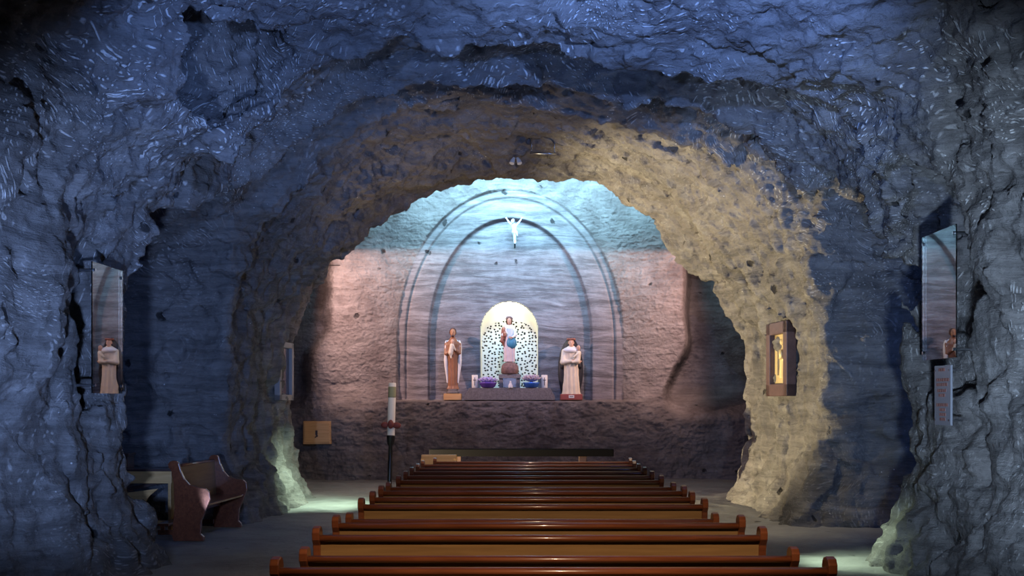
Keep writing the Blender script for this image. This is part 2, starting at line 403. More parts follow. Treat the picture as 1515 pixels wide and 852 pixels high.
def cave_noise(X, Y, Z):
    calm = sstep(np.abs(X), 2.9, 3.9) * sstep(5.0 - Z, 0, 0.9)
    calm = calm * np.maximum(sstep(Y, 10.4, 11.4) * sstep(14.2 - Y, 0, 0.8), 0.85 * sstep(Y, 15.6, 16.4) * sstep(23 - Y, 0, 1))
    n = (0.34 - 0.14 * sstep(Z, 4.5, 5.3) * sstep(Y, 10, 11.5)) * fbm(X * 0.42, Y * 0.42, Z * 0.42, 2) * (1 - 0.85 * calm)
    wx = X + 0.25 * perlin(X * 0.7, Y * 0.7, Z * 0.7)
    n += 0.16 * perlin(wx * 1.1 + 5, Y * 1.1, Z * 0.75) * (1 - 0.7 * calm)
    # vertical gouges low down, bedding ledges
    n += 0.09 * fbm(X * 2.6, Y * 2.6, Z * 0.7 + 3, 2) * sstep(5.2 - Z, 0, 1.5)
    n += 0.05 * fbm(X * 1.2, Y * 1.2, Z * 5.0 + 9, 2)
    n += 0.045 * fbm(X * 4.2 + 2, Y * 4.2, Z * 4.2, 3, 0.55)
    rid = 1 - np.abs(perlin(X * 0.9 + 40, Y * 0.9, Z * 0.9)) * 2
    n -= 0.10 * np.clip(rid, 0, 1) ** 3
    # pits
    p = perlin(X * 3.1 + 70, Y * 3.1, Z * 3.1)
    n -= 0.55 * np.clip(p - 0.62, 0, 0.35) * (Z > 1.5)
    return n
H = 0.065
lo = (-9.4, -3.0, -0.5); hi = (9.4, 28.6, 9.1)
gx = np.arange(lo[0], hi[0], H, dtype=np.float32); gy = np.arange(lo[1], hi[1], H, dtype=np.float32); gz = np.arange(lo[2], hi[2], H, dtype=np.float32)
D = np.empty((len(gx), len(gy), len(gz)), np.float32)
for j0 in range(0, len(gy), 40):
    X, Y, Z = np.meshgrid(gx, gy[j0:j0 + 40], gz, indexing='ij')
    d = cave(X, Y, Z).astype(np.float32)
    mk = np.abs(d) < 1.0
    d[mk] += cave_noise(X[mk], Y[mk], Z[mk]).astype(np.float32)
    D[:, j0:j0 + 40] = d
# close the space at the front end (a rock wall well behind the viewpoint) 
D[:, 0, :] = 1
V, Q = surface_nets(D, lo, H)
del D
def refine(V, Q):
    """split every quad in four, then chip the surface with fine noise along its normal"""
    E = np.concatenate([Q[:, [0, 1]], Q[:, [1, 2]], Q[:, [2, 3]], Q[:, [3, 0]]]); E.sort(1)
    key = E[:, 0].astype(np.int64) * len(V) + E[:, 1]
    uk, inv = np.unique(key, return_inverse=True); n = len(Q)
    em = (V[uk // len(V)] + V[uk % len(V)]) / 2
    e = inv.reshape(4, n) + len(V); f = np.arange(n) + len(V) + len(uk)
    Vn = np.concatenate([V, em, V[Q].mean(1)]).astype(np.float32)
    Qn = np.concatenate([np.stack([Q[:, i], e[i], f, e[i - 1]], 1) for i in range(4)])
    return Vn, Qn
def vnormals(V, Q):
    nrm = np.cross(V[Q[:, 2]] - V[Q[:, 0]], V[Q[:, 3]] - V[Q[:, 1]])
    N = np.stack([sum(np.bincount(Q[:, k], nrm[:, a], len(V)) for k in range(4)) for a in range(3)], 1)
    return N / np.maximum(np.linalg.norm(N, axis=1), 1e-9)[:, None]
near = V[Q].mean(1); nearm = (near[:, 1] > 7) & (near[:, 2] > -0.3)
V, Q = refine(V, Q)
N = vnormals(V, Q); x, y, z = V[:, 0], V[:, 1], V[:, 2]
rid = 1 - 2 * np.abs(perlin(x * 2.1 + 11, y * 2.1, z * 3.3)); rid2 = 1 - 2 * np.abs(perlin(x * 5.5, y * 5.5 + 31, z * 8))
rid3 = 1 - 2 * np.abs(perlin(x * 1.3 + 5, y * 1.3 + 31, z * 1.6))
up = sstep(z, 2.5, 4.5)
chip = -0.05 * np.clip(rid3, 0.3, 1) ** 3 + (0.018 + 0.012 * up) * fbm(x * 7, y * 7, z * 13, 3, 0.6) + (0.012 + 0.022 * up) * np.clip(rid, -0.2, 1) ** 2 + (0.006 + 0.016 * up) * np.clip(rid2, -0.3, 1)
chip = chip - 0.03 * (1 - up) * np.clip(perlin(x * 5 + 3, y * 5, z * 1.1), 0.1, 1)
V = (V + N * chip[:, None]).astype(np.float32)
c = V[Q].mean(1)
ang = (c[:, 2] - 2.3) - 0.62 * np.abs(c[:, 0])
ceil = (ang > 0) & (c[:, 2] > 3.4)
back = (c[:, 1] > 22.35) & ~ceil
left = ~ceil & ~back & (c[:, 0] < 0); right = ~ceil & ~back & (c[:, 0] >= 0)
def sub(name, mk, mat):
    q = Q[mk]; u, inv = np.unique(q.ravel(), return_inverse=True)
    o = npmesh(name, V[u], inv.reshape(-1, 4), mat); o['kind'] = 'structure'; return o
sub('wall_left', left, M['rock']); sub('wall_right', right, M['rock'])
sub('ceiling', ceil, M['rock_ceiling']); sub('wall_rear', back, M['rock_apse'])

def grid_obj(name, U, W_, fn, mat, keep=None):
    A, B = np.meshgrid(U, W_, indexing='ij'); p = fn(A, B)
    nu, nw = A.shape; ids = np.arange(nu * nw).reshape(nu, nw)
    q = np.stack([ids[:-1, :-1], ids[1:, :-1], ids[1:, 1:], ids[:-1, 1:]], -1)
    if keep is not None: q = q[keep(A, B)]
    q = q.reshape(-1, 4); u, inv = np.unique(q.ravel(), return_inverse=True)
    return npmesh(name, np.stack(p, -1).reshape(-1, 3)[u], inv.reshape(-1, 4), mat)
def floor_z(x, y):
    return 0.035 * fbm(x * 0.7, y * 0.7, 0 * x, 3) + 0.02 * fbm(x * 2.5, y * 5, 0 * x + 5, 2)
fl = grid_obj('floor', np.arange(-9.6, 9.6, 0.08), np.arange(-3.2, 28.6, 0.08),
              lambda A, B: (A, B, floor_z(A, B) - 0.03), M['floor']); fl['kind'] = 'structure'

# ---- back wall with the carved arches, the ledge and the altar niche
AX = (755 - CX) * 27.6 / F; SP = EYE - (502 - HY) * 27.6 / F; k_ = 27.6 / F
LEDGE = EYE + 2 * k_
NX = (753.5 - CX) * 27.7 / F; NW = 43.0 * k_; NS = EYE + (594 - 491) * k_; NT = EYE + (594 - 446) * k_; NB = 2.13
def arch_in(X, Z, ax, a, b, sp):
    r = np.sqrt(((X - ax) / a) ** 2 + (np.maximum(Z - sp, 0) / b) ** 2)
    return (1 - r) * a            # >0 inside
def wall_y(X, Z):
    o = arch_in(X, Z, AX, 166 * k_, 220 * k_, SP); m_ = arch_in(X, Z, AX, 155 * k_, 209 * k_, SP); i = arch_in(X, Z, AX, 120 * k_, 178 * k_, SP)
    st = lambda v, w_=0.012: sstep(v, -w_, w_)
    cut = st(o)
    up = sstep(Z, LEDGE - 0.03, LEDGE + 0.01)
    y = 27.40 + 0.0 * X
    rough = 0.13 * fbm(X * 0.6, Z * 0.6, 0 * X + 3, 2) + 0.020 * fbm(X * 4.0, Z * 7.5, 0 * X + 8, 4, 0.6) * (1 + 0.3 * (Z < 1.9)) + 0.019 * fbm(X * 11, Z * 17, 0 * X + 1, 3, 0.6)
    rough += 0.04 * np.clip(0.25 - np.abs(perlin(X * 1.1 + 9, Z * 1.8, 0 * X)), 0, 1)
    # side hollows: the wall turns back right of the arch, less on the left
    xb = X + 0.25 * perlin(0 * X + 3, Z * 0.8, 0 * X) + 0.5 * sstep(-Z, -4.4, -3.0) * 0
    y = y + 1.7 * sstep(xb + 0.45 * sstep(-Z, -3.4, -1.8), 3.85, 4.35) - 1.2 * sstep(X, 4.9, 6.4) + 0.6 * sstep(-X - 0.5 * sstep(-Z, -3.6, -2.8) , 4.4, 4.9)
    smooth = 27.50 + 0.06 * st(m_, 0.02) - 0.045 * st(m_ - 0.05, 0.02) + 0.16 * st(i, 0.02)
    smooth = smooth + 0.006 * fbm(X * 0.9, Z * 9 + 0.6 * X, 0 * X + 2, 4, 0.6)
    yy = (y + rough) * (1 - cut) + smooth * cut
    low = 26.98 + 1.2 * rough + 0.3 * sstep(-X, 4.0, 5.5) + 0.35 * sstep(X, 3.2, 4.8) - 0.25 * np.clip(0.7 - Z, 0, 1) + 0.04 * fbm(X * 3, Z * 3.5, 0 * X + 20, 3, 0.6)
    low = np.minimum(low, 27.9)
    ex = sstep(np.abs(X - AX), 166 * k_ + 0.02, 166 * k_ + 0.6)
    up2 = sstep(Z, LEDGE - 0.5, LEDGE + 0.4)       # outside the arch the ledge melts into the rock
    up = up * (1 - ex) + up2 * ex
    return low * (1 - up) + yy * up
def wall_fn(A, B): return A, wall_y(A, B), B
def wall_keep(A, B):
    xc = (A[:-1, :-1] + A[1:, 1:]) / 2; zc = (B[:-1, :-1] + B[1:, 1:]) / 2
    inside = (arch_in(xc, zc, NX, NW, NT - NS, NS) > 0) & (zc > NB)
    return ~inside
U = np.arange(-6.6, 6.7, 0.022)
Wz = np.arange(-0.1, 8.9, 0.022)
bw = grid_obj('wall_back', U, Wz, wall_fn, M['rock_apse'], wall_keep); bw['kind'] = 'structure'
bw.data.materials.append(M['rock_dressed'])          # the carved recesses are dressed smooth, the rest is left rough
ctr = np.empty(len(bw.data.polygons) * 3, np.float32); bw.data.polygons.foreach_get('center', ctr); ctr = ctr.reshape(-1, 3)
bw.data.polygons.foreach_set('material_index', ((arch_in(ctr[:, 0], ctr[:, 2], AX, 166 * k_, 220 * k_, SP) > 0) & (ctr[:, 2] > LEDGE + .02)).astype(np.int32))

# niche: lofted alcove, cream plaster with the shade of small holes painted as dots
def niche_mat():
    m = bpy.data.materials.new('plaster_painted_holes'); m.use_nodes = True; nt = m.node_tree; L = nt.links
    b = nt.nodes['Principled BSDF']; b.inputs['Roughness'].default_value = 0.8
    tc = nn(nt, 'ShaderNodeTexCoord'); mp = nn(nt, 'ShaderNodeMapping'); mp.inputs['Scale'].default_value = (1, 1, 1.15)
    v = nn(nt, 'ShaderNodeTexVoronoi'); v.voronoi_dimensions = '2D' if False else '3D'
    v.inputs['Scale'].default_value = 11.0; v.inputs['Randomness'].default_value = 0.75
    sx = nn(nt, 'ShaderNodeSeparateXYZ'); cb = nn(nt, 'ShaderNodeCombineXYZ')
    L.new(tc.outputs['Object'], mp.inputs['Vector']); L.new(mp.outputs['Vector'], sx.inputs[0])
    L.new(sx.outputs['X'], cb.inputs['X']); L.new(sx.outputs['Z'], cb.inputs['Y']); L.new(cb.outputs[0], v.inputs['Vector'])
    v.voronoi_dimensions = '2D'
    r = nn(nt, 'ShaderNodeMapRange'); r.inputs['From Min'].default_value = 0.20; r.inputs['From Max'].default_value = 0.29
    r.inputs['To Min'].default_value = 1; r.inputs['To Max'].default_value = 0; r.interpolation_type = 'SMOOTHSTEP'
    L.new(v.outputs['Distance'], r.inputs['Value'])
    # only the rear wall carries the painted holes
    g = nn(nt, 'ShaderNodeMath', operation='GREATER_THAN'); g.inputs[1].default_value = 28.16; L.new(sx.outputs['Y'], g.inputs[0])
    mu = nn(nt, 'ShaderNodeMath', operation='MULTIPLY'); L.new(g.outputs[0], mu.inputs[0]); L.new(r.outputs[0], mu.inputs[1])
    mx = nn(nt, 'ShaderNodeMix', data_type='RGBA'); mx.inputs[6].default_value = (0.60, 0.62, 0.52, 1); mx.inputs[7].default_value = (0.015, 0.014, 0.012, 1)
    L.new(mu.outputs[0], mx.inputs[0]); L.new(mx.outputs[2], b.inputs['Base Color'])
    bp = nn(nt, 'ShaderNodeBump'); bp.inputs['Distance'].default_value = 0.03; bp.invert = True
    L.new(mu.outputs[0], bp.inputs['Height']); L.new(bp.outputs['Normal'], b.inputs['Normal'])
    return m
M['niche'] = niche_mat()
def arch_outline(a, b, sp, zb, n=48):
    p = [(-a, zb)] + [(-a, zb + (sp - zb) * t) for t in (0.33, 0.66)]
    p += [(-a * math.cos(math.pi * i / n), sp + b * math.sin(math.pi * i / n)) for i in range(n + 1)]
    p += [(a, zb + (sp - zb) * t) for t in (0.66, 0.33)] + [(a, zb)]
    return p
bm = bmesh.new(); rings = []
for t in [0, 0.1, 0.25, 0.4, 0.55, 0.7, 0.82, 0.92, 1.0]:
    y = 27.66 + 0.55 * t
    s = math.sqrt(max(0, 1 - (t * 0.95) ** 2.2))
    wsc = 1 + 0.02 - 0.06 * t
    rings.append([bm.verts.new((NX + x * wsc, y, z)) for x, z in arch_outline(NW, (NT - NS) * s + 0.02, NS - 0.10 * t, NB)])
for a, b in zip(rings, rings[1:]):
    for i in range(len(a) - 1): bm.faces.new((a[i], a[i + 1], b[i + 1], b[i]))
    bm.faces.new((a[-1], a[0], b[0], b[-1]))
bm.faces.new(rings[-1])
tr = link('trim_1', bm, M['niche'], smooth=False); tr['kind'] = 'structure'

# ------------------------------------------------------------------ small sculpted forms (figures) from blended fields
def sculpt(name, fn, lo, hi, h, mat, parent, loc=None):
    ax = [np.arange(lo[i], hi[i] + h, h, dtype=np.float32) for i in range(3)]
    X, Y, Z = np.meshgrid(*ax, indexing='ij'); D = fn(X, Y, Z)
    D[0], D[-1], D[:, 0], D[:, -1], D[:, :, 0], D[:, :, -1] = 1, 1, 1, 1, 1, 1
    v, q = surface_nets(D, lo, h)
    return npmesh(name, v, q[:, ::-1], mat, parent, loc)
def cap(X, Y, Z, a, b, r0, r1):
    a = np.array(a, float); b = np.array(b, float); ba = b - a; L2 = (ba ** 2).sum()
    t = np.clip(((X - a[0]) * ba[0] + (Y - a[1]) * ba[1] + (Z - a[2]) * ba[2]) / L2, 0, 1)
    return np.sqrt((X - a[0] - t * ba[0]) ** 2 + (Y - a[1] - t * ba[1]) ** 2 + (Z - a[2] - t * ba[2]) ** 2) - (r0 + (r1 - r0) * t)
def elp(X, Y, Z, c, r):
    return (np.sqrt(((X - c[0]) / r[0]) ** 2 + ((Y - c[1]) / r[1]) ** 2 + ((Z - c[2]) / r[2]) ** 2) - 1) * min(r)
def robe(X, Y, Z, prof, folds=10, depth=0.012, ph=0.0, flat=0.75, c=(0, 0)):
    """gown: width by height, pleated"""
    zs = [p[0] for p in prof]; rs = [p[1] for p in prof]
    r = np.interp(Z, zs, rs); x = X - c[0]; y = (Y - c[1]) / flat
    a = np.arctan2(y, x); fold = depth * np.sin(a * folds + ph + Z * 1.5) * np.clip((zs[-1] - Z) / (zs[-1] - zs[0]) * 1.6, 0, 1)
    d = np.sqrt(x * x + y * y) - r - fold
    return np.maximum(d * flat, np.maximum(zs[0] - Z, Z - zs[-1]))
def head_fn(c, s=1.0, turn=0.0, tilt=0.0):
    """head with brow, nose, lips, chin and ears; faces -y"""
    def f(X, Y, Z):
        x = (X - c[0]) / s; y = (Y - c[1]) / s; z = (Z - c[2]) / s
        ct, st = math.cos(turn), math.sin(turn); x, y = x * ct + y * st, -x * st + y * ct
        ct, st = math.cos(tilt), math.sin(tilt); x, z = x * ct + z * st, -x * st + z * ct
        d = elp(x, y, z, (0, 0.005, 0.015), (0.072, 0.088, 0.095))
        d = smin(d, elp(x, y, z, (0, -0.03, -0.05), (0.05, 0.05, 0.06)), 0.03)
        d = smin(d, cap(x, y, z, (0, -0.082, 0.02), (0, -0.102, -0.018), 0.008, 0.013), 0.012)
        d = smin(d, cap(x, y, z, (-0.03, -0.078, 0.03), (0.03, -0.078, 0.03), 0.009, 0.009), 0.012)
        d = smin(d, cap(x, y, z, (-0.017, -0.080, -0.045), (0.017, -0.080, -0.045), 0.007, 0.007), 0.008)
        for q in (-1, 1):
            d = smax(d, -elp(x, y, z, (0.028 * q, -0.09, 0.012), (0.014, 0.012, 0.009)), 0.008)
            d = smin(d, elp(x, y, z, (0.074 * q, 0.01, 0.0), (0.01, 0.02, 0.028)), 0.01)
        d = smin(d, cap(x, y, z, (0, 0.01, -0.05), (0, 0.02, -0.13), 0.042, 0.045), 0.03)
        return d * s
    return f
def hand_fn(X, Y, Z, w, d, s=1.0, spread=(0, 0, 1)):
    """palm with four separate bent fingers and a thumb; w wrist, d direction of the fingers"""
    w = Vector(w); d = Vector(d).normalized(); u = Vector(spread); u = (u - d * u.dot(d)).normalized(); n = d.cross(u)
    D = cap(X, Y, Z, w, w + d * 0.06 * s, 0.020 * s, 0.024 * s)
    for i, L in enumerate((0.055, 0.066, 0.062, 0.048)):
        b = w + d * 0.07 * s + u * (i - 1.5) * 0.019 * s
        m_ = b + d * L * 0.6 * s; e = m_ + (d * 0.75 + n * 0.6) * L * 0.5 * s
        D = np.minimum(D, np.minimum(cap(X, Y, Z, b, m_, 0.0095 * s, 0.0085 * s), cap(X, Y, Z, m_, e, 0.0085 * s, 0.007 * s)))
    t = w + d * 0.02 * s - u * 0.02 * s
    return smin(D, cap(X, Y, Z, t, t + (d * 0.8 - u * 0.8) * 0.05 * s, 0.012 * s, 0.009 * s), 0.008 * s)

M['skin'] = plain('painted_plaster_skin', (0.62, 0.36, 0.24), 0.5)
M['skin_dark'] = plain('carved_wood_skin', (0.42, 0.20, 0.10), 0.5)
M['robe_brown'] = plain('brown_glazed_robe', (0.30, 0.13, 0.06), 0.45, var=0.15, bscale=8)
M['white_paint'] = plain('white_paint', (0.78, 0.75, 0.70), 0.55)
M['cream_paint'] = plain('cream_paint', (0.72, 0.62, 0.46), 0.5, var=0.08, bscale=9)
M['hair'] = plain('dark_brown_hair', (0.07, 0.025, 0.015), 0.5, bump=0.4)
M['black_cloth'] = plain('black_painted_mantle', (0.015, 0.016, 0.022), 0.5)
M['blue_cloth'] = plain('blue_painted_sash', (0.05, 0.22, 0.32), 0.5)
M['pink_robe'] = plain('pale_rose_gown', (0.66, 0.50, 0.46), 0.55, var=0.08, bscale=9)
M['brown_cloth'] = plain('reddish_brown_cloak', (0.30, 0.10, 0.06), 0.5)
M['stone'] = plain('grey_salt_block', (0.17, 0.15, 0.145), 0.75, bump=0.8, bscale=25, var=0.25)
M['stone_red'] = plain('reddish_salt_boulder', (0.20, 0.11, 0.09), 0.75, bump=0.8, bscale=18, var=0.35)
M['red_base'] = plain('red_painted_base', (0.30, 0.07, 0.05), 0.5)

# statue of the bearded man in a brown robe, left of the niche
g0 = P(670, 592.5, 27.32)
st = empty('statue', (g0.x, 27.32, LEDGE + 0.0)); tag(st, 'slender statue of a bearded man in brown robe and white cape left of the niche', 'statue')
bm = bmesh.new(); box(bm, (0, 0, 0.08), (0.42, 0.30, 0.15), 0.012); link('base', bm, M['pine'], st)
bm = bmesh.new(); lathe(bm, [(0.15, 0.155), (0.16, 0.18), (0.13, 0.205), (0.115, 0.24), (0.125, 0.265)], n=28); link('plinth', bm, M['stone'], st, True)
def f(X, Y, Z):
    d = robe(X, Y, Z, [(0.26, .15), (0.34, .115), (0.7, .115), (1.1, .155), (1.33, .17), (1.42, .10), (1.5, .05)], 9, 0.010, 0.4)
    d = smin(d, cap(X, Y, Z, (-.15, -.02, 1.33), (-.15, -.07, 1.10), .05, .05), .03)
    d = smin(d, cap(X, Y, Z, (-.15, -.07, 1.10), (-.03, -.14, 1.16), .045, .03), .02)
    d = smin(d, cap(X, Y, Z, (.15, -.02, 1.33), (.15, -.07, 1.12), .05, .05), .03)
    return smin(d, cap(X, Y, Z, (.15, -.07, 1.12), (.03, -.14, 1.22), .045, .03), .02)
sculpt('robe', f, (-.28, -.24, .22), (.28, .2, 1.55), .011, M['robe_brown'], st)
def f(X, Y, Z):
    d = 9.0
    for q in (-1, 1):
        d = np.minimum(d, elp(X, Y, Z, (.165 * q, .0, 1.08), (.045, .10, .34)))
        d = smin(d, cap(X, Y, Z, (.16 * q, -.02, 0.95), (.125 * q, -.02, 0.42), .04, .022), .04)
    return smin(d, elp(X, Y, Z, (0, .07, 1.25), (.19, .07, .22)), .04)
sculpt('cape', f, (-.27, -.14, .36), (.27, .18, 1.5), .011, M['white_paint'], st)
hp = (0, -.02, 1.60)
sculpt('head', head_fn(hp, .92), (-.1, -.15, 1.45), (.1, .12, 1.72), .007, M['skin_dark'], st)
def f(X, Y, Z):
    d = elp(X, Y, Z, (0, .015, 1.62), (.085, .088, .10)); d = smax(d, -elp(X, Y, Z, (0, -.10, 1.59), (.055, .08, .085)), .01)
    return smin(d, elp(X, Y, Z, (0, -.075, 1.525), (.036, .03, .04)), .012)
sculpt('hair', f, (-.11, -.14, 1.45), (.11, .13, 1.75), .007, M['hair'], st)
def f(X, Y, Z):
    d = cap(X, Y, Z, (-.01, -.17, 1.30), (-.04, -.17, 1.12), .05, .06)
    d = smin(d, cap(X, Y, Z, (.03, -.19, 1.28), (.07, -.17, 1.18), .02, .016), .02)
    return smin(d, cap(X, Y, Z, (-.04, -.18, 1.12), (-.03, -.19, 1.0), .035, .02), .03)
ch = sculpt('infant', f, (-.15, -.27, .95), (.12, -.06, 1.4), .008, M['cream_paint'], st)
sculpt('infant_head', head_fn((-.0, -.17, 1.385), .55), (-.07, -.26, 1.28), (.07, -.1, 1.46), .005, M['skin'], ch)
sculpt('hand', lambda X, Y, Z: np.minimum(hand_fn(X, Y, Z, (-.05, -.17, 1.10), (1, -.25, .25), .8), hand_fn(X, Y, Z, (.06, -.16, 1.22), (-1, -.35, .1), .8)), (-.12, -.27, 1.0), (.14, -.06, 1.34), .005, M['skin_dark'], st)

# statue of the crowned nun with the child, right of the niche
g0 = P(845, 592.5, 27.32)
st = empty('statue', (g0.x, 27.32, LEDGE)); tag(st, 'statue of a crowned woman in black veil and cream habit right of the niche', 'statue')
bm = bmesh.new(); box(bm, (0, 0, .075), (.52, .34, .14), .02); pb = link('base', bm, M['red_base'], st)
bm = bmesh.new(); box(bm, (.0, -.172, .085), (.13, .012, .07), .003); link('name_plate', bm, M['white_paint'], pb)
bm = bmesh.new()
for i in range(5): box(bm, (-.036 + .018 * i, -.180, .088), (.010, .004, .026))
link('lettering', bm, M['dark_wood'], pb)
def f(X, Y, Z):
    d = robe(X, Y, Z, [(.14, .22), (.2, .20), (.6, .165), (.95, .17), (1.12, .19), (1.24, .13), (1.3, .06)], 11, .016, 0.3)
    d = smin(d, cap(X, Y, Z, (-.17, -.02, 1.16), (-.20, -.09, .90), .06, .06), .03)
    return smin(d, cap(X, Y, Z, (-.20, -.09, .90), (.0, -.18, .92), .06, .035), .03)
sculpt('habit', f, (-.32, -.28, .12), (.3, .2, 1.35), .012, M['cream_paint'], st)
def f(X, Y, Z):
    d = elp(X, Y, Z, (-.01, .10, .72), (.30, .12, .74)); d = smin(d, elp(X, Y, Z, (0, .05, 1.32), (.105, .10, .15)), .05)
    d = smax(d, -elp(X, Y, Z, (0, -.09, 1.30), (.07, .11, .12)), .01)
    for q in (-1, 1): d = smin(d, cap(X, Y, Z, (.15 * q, .02, 1.12), (.2 * q, .0, .80), .05, .04), .04)
    return np.maximum(d, .145 - Z)
sculpt('mantle', f, (-.32, -.12, .12), (.32, .25, 1.5), .012, M['black_cloth'], st)
def f(X, Y, Z):
    return smax(elp(X, Y, Z, (0, -.04, 1.18), (.2, .15, .09)), -elp(X, Y, Z, (0, -.04, 1.3), (.07, .1, .07)), .02)
sculpt('collar', f, (-.24, -.24, 1.04), (.24, .16, 1.32), .009, M['white_paint'], st)
sculpt('head', head_fn((0, -.03, 1.36), .88), (-.1, -.16, 1.2), (.1, .12, 1.48), .007, M['skin'], st)
def f(X, Y, Z):
    d = 9.0
    for i in range(14):
        a = 2 * math.pi * i / 14
        d = smin(d, elp(X, Y, Z, (.085 * math.cos(a), -.01 + .09 * math.sin(a), 1.445 + .008 * (i % 2)), (.024, .024, .024)), .008)
    return d
sculpt('flower_crown', f, (-.13, -.14, 1.38), (.13, .13, 1.5), .006, M['brown_cloth'], st)
def f(X, Y, Z):
    d = cap(X, Y, Z, (.17, -.13, 1.12), (.14, -.14, .92), .06, .07)
    d = smin(d, cap(X, Y, Z, (.14, -.17, .93), (.03, -.2, .90), .045, .03), .03)
    return smin(d, cap(X, Y, Z, (.15, -.17, 1.1), (.05, -.2, 1.02), .03, .018), .02)
ch = sculpt('infant', f, (-.03, -.29, .8), (.27, -.02, 1.24), .008, M['cream_paint'], st)
sculpt('infant_head', head_fn((.165, -.14, 1.235), .6, .3), (.08, -.24, 1.13), (.25, -.04, 1.33), .006, M['skin'], ch)
sculpt('hand', lambda X, Y, Z: np.minimum(hand_fn(X, Y, Z, (-.03, -.18, .92), (1, -.15, .1), .85), hand_fn(X, Y, Z, (.23, -.13, .92), (-1, -.6, -.1), .85)), (-.1, -.32, .8), (.3, -.05, 1.05), .0055, M['skin'], st)

# plinth slab of the niche with everything that stands on it
g0 = P(754, 592, 27.3)
PX = g0.x
bm = bmesh.new()
w0, w1, w2 = 1.07, .97, .955
prism(bm, [(-w0, 0), (w0, 0), (w0, .08), (w2, .29), (-w2, .29), (-w0, .08)], .42, 'xz', -.21, .012)
slab = link('altar_plinth', bm, M['stone'], loc=(PX, 27.33, LEDGE + .002)); tag(slab, 'low grey stone plinth with sloping ends in front of the niche', 'plinth')
ST = LEDGE + .293          # top of the plinth
# stone stand under the central statue
sy = 27.44
bx_ = (754 - CX) * sy / F
sd = empty('stone_stand', (bx_, sy, ST)); tag(sd, 'dark stone stand like a small table on the plinth, carrying the boulder', 'stand')
bm = bmesh.new(); box(bm, (0, 0, .275), (.52, .30, .105), .012); link('slab', bm, M['stone'], sd)
for q in (-1, 1):
    bm = bmesh.new(); box(bm, (.2 * q, 0, .11), (.10, .24, .22), .01); link('leg', bm, M['stone'], sd)
bm = bmesh.new(); lathe(bm, [(.16, 0), (.2, .03), (.205, .12), (.20, .20), (.16, .25), (.1, .28), (.06, .29)], n=30,
                        fn=lambda r, z, a: r * (1 + .05 * math.sin(3 * a + z * 9) + .03 * math.sin(7 * a)))
bl = link('boulder', bm, M['stone_red'], smooth=True, loc=(bx_, sy, ST + .328)); tag(bl, 'rounded reddish salt boulder under the feet of the woman in the niche', 'boulder')
st = empty('statue', (bx_ - .01, sy, ST + .328 + .272)); tag(st, 'statue of a woman with white veil and blue sash standing inside the niche', 'statue')
def f(X, Y, Z):
    d = robe(X, Y, Z, [(0.022, .13), (.1, .125), (.45, .135), (.62, .11), (.70, .09)], 9, .012, 1.1, .7)
    return d
sculpt('gown', f, (-.2, -.16, -.02), (.2, .16, .74), .009, M['pink_robe'], st)
def f(X, Y, Z):
    d = robe(X, Y, Z, [(.55, .105), (.70, .115), (.82, .12), (.90, .06), (.95, .04)], 6, .004, 0, .7)
    for q in (-1, 1):
        d = smin(d, cap(X, Y, Z, (.1 * q, 0, .83), (.15 * q, -.06, .66), .04, .035), .03)
    d = smin(d, cap(X, Y, Z, (-.15, -.06, .66), (-.06, -.13, .70), .035, .025), .02)
    return smin(d, cap(X, Y, Z, (.15, -.06, .66), (.07, -.12, .60), .035, .025), .02)
sculpt('blouse', f, (-.22, -.18, .5), (.22, .12, .97), .008, M['white_paint'], st)
def f(X, Y, Z):
    return smax(elp(X, Y, Z, (.05, -.035, .47), (.13, .10, .15)), -(X * .7 + Z - .36), .02)
sculpt('sash', f, (-.12, -.17, .28), (.22, .1, .66), .008, M['blue_cloth'], st)
def f(X, Y, Z):
    return smin(cap(X, Y, Z, (-.13, -.02, .80), (-.16, -.04, .52), .055, .05), cap(X, Y, Z, (-.16, -.04, .52), (-.11, -.03, .38), .045, .02), .03)
sculpt('cloak', f, (-.24, -.12, .34), (-.04, .08, .88), .008, M['brown_cloth'], st)
sculpt('head', head_fn((0, -.015, .99), .78), (-.08, -.12, .88), (.08, .1, 1.08), .006, M['skin'], st)
def f(X, Y, Z):
    d = elp(X, Y, Z, (0, .015, .985), (.078, .08, .11)); return smax(d, -elp(X, Y, Z, (0, -.10, .97), (.046, .085, .07)), .01)
sculpt('hair', f, (-.1, -.1, .86), (.1, .12, 1.1), .006, M['hair'], st)
def f(X, Y, Z):
    return smax(elp(X, Y, Z, (0, .012, 1.05), (.092, .096, .085)), 1.055 - Z - (Y - .01) * .9, .01)
sculpt('veil', f, (-.11, -.11, .93), (.12, .14, 1.16), .006, M['white_paint'], st)
def f(X, Y, Z):
    return cap(X, Y, Z, (-.12, -.14, .74), (-.10, -.14, .64), .035, .04)
ch = sculpt('infant', f, (-.19, -.2, .58), (-.04, -.08, .8), .006, M['brown_cloth'], st)
sculpt('infant_head', head_fn((-.12, -.14, .81), .42), (-.17, -.2, .74), (-.07, -.08, .87), .004, M['skin'], ch)
sculpt('hand', lambda X, Y, Z: np.minimum(hand_fn(X, Y, Z, (-.07, -.14, .70), (-.4, -.6, .1), .7), hand_fn(X, Y, Z, (.08, -.13, .60), (-.9, -.4, .0), .7)), (-.16, -.26, .5), (.14, -.06, .8), .0045, M['skin'], st)

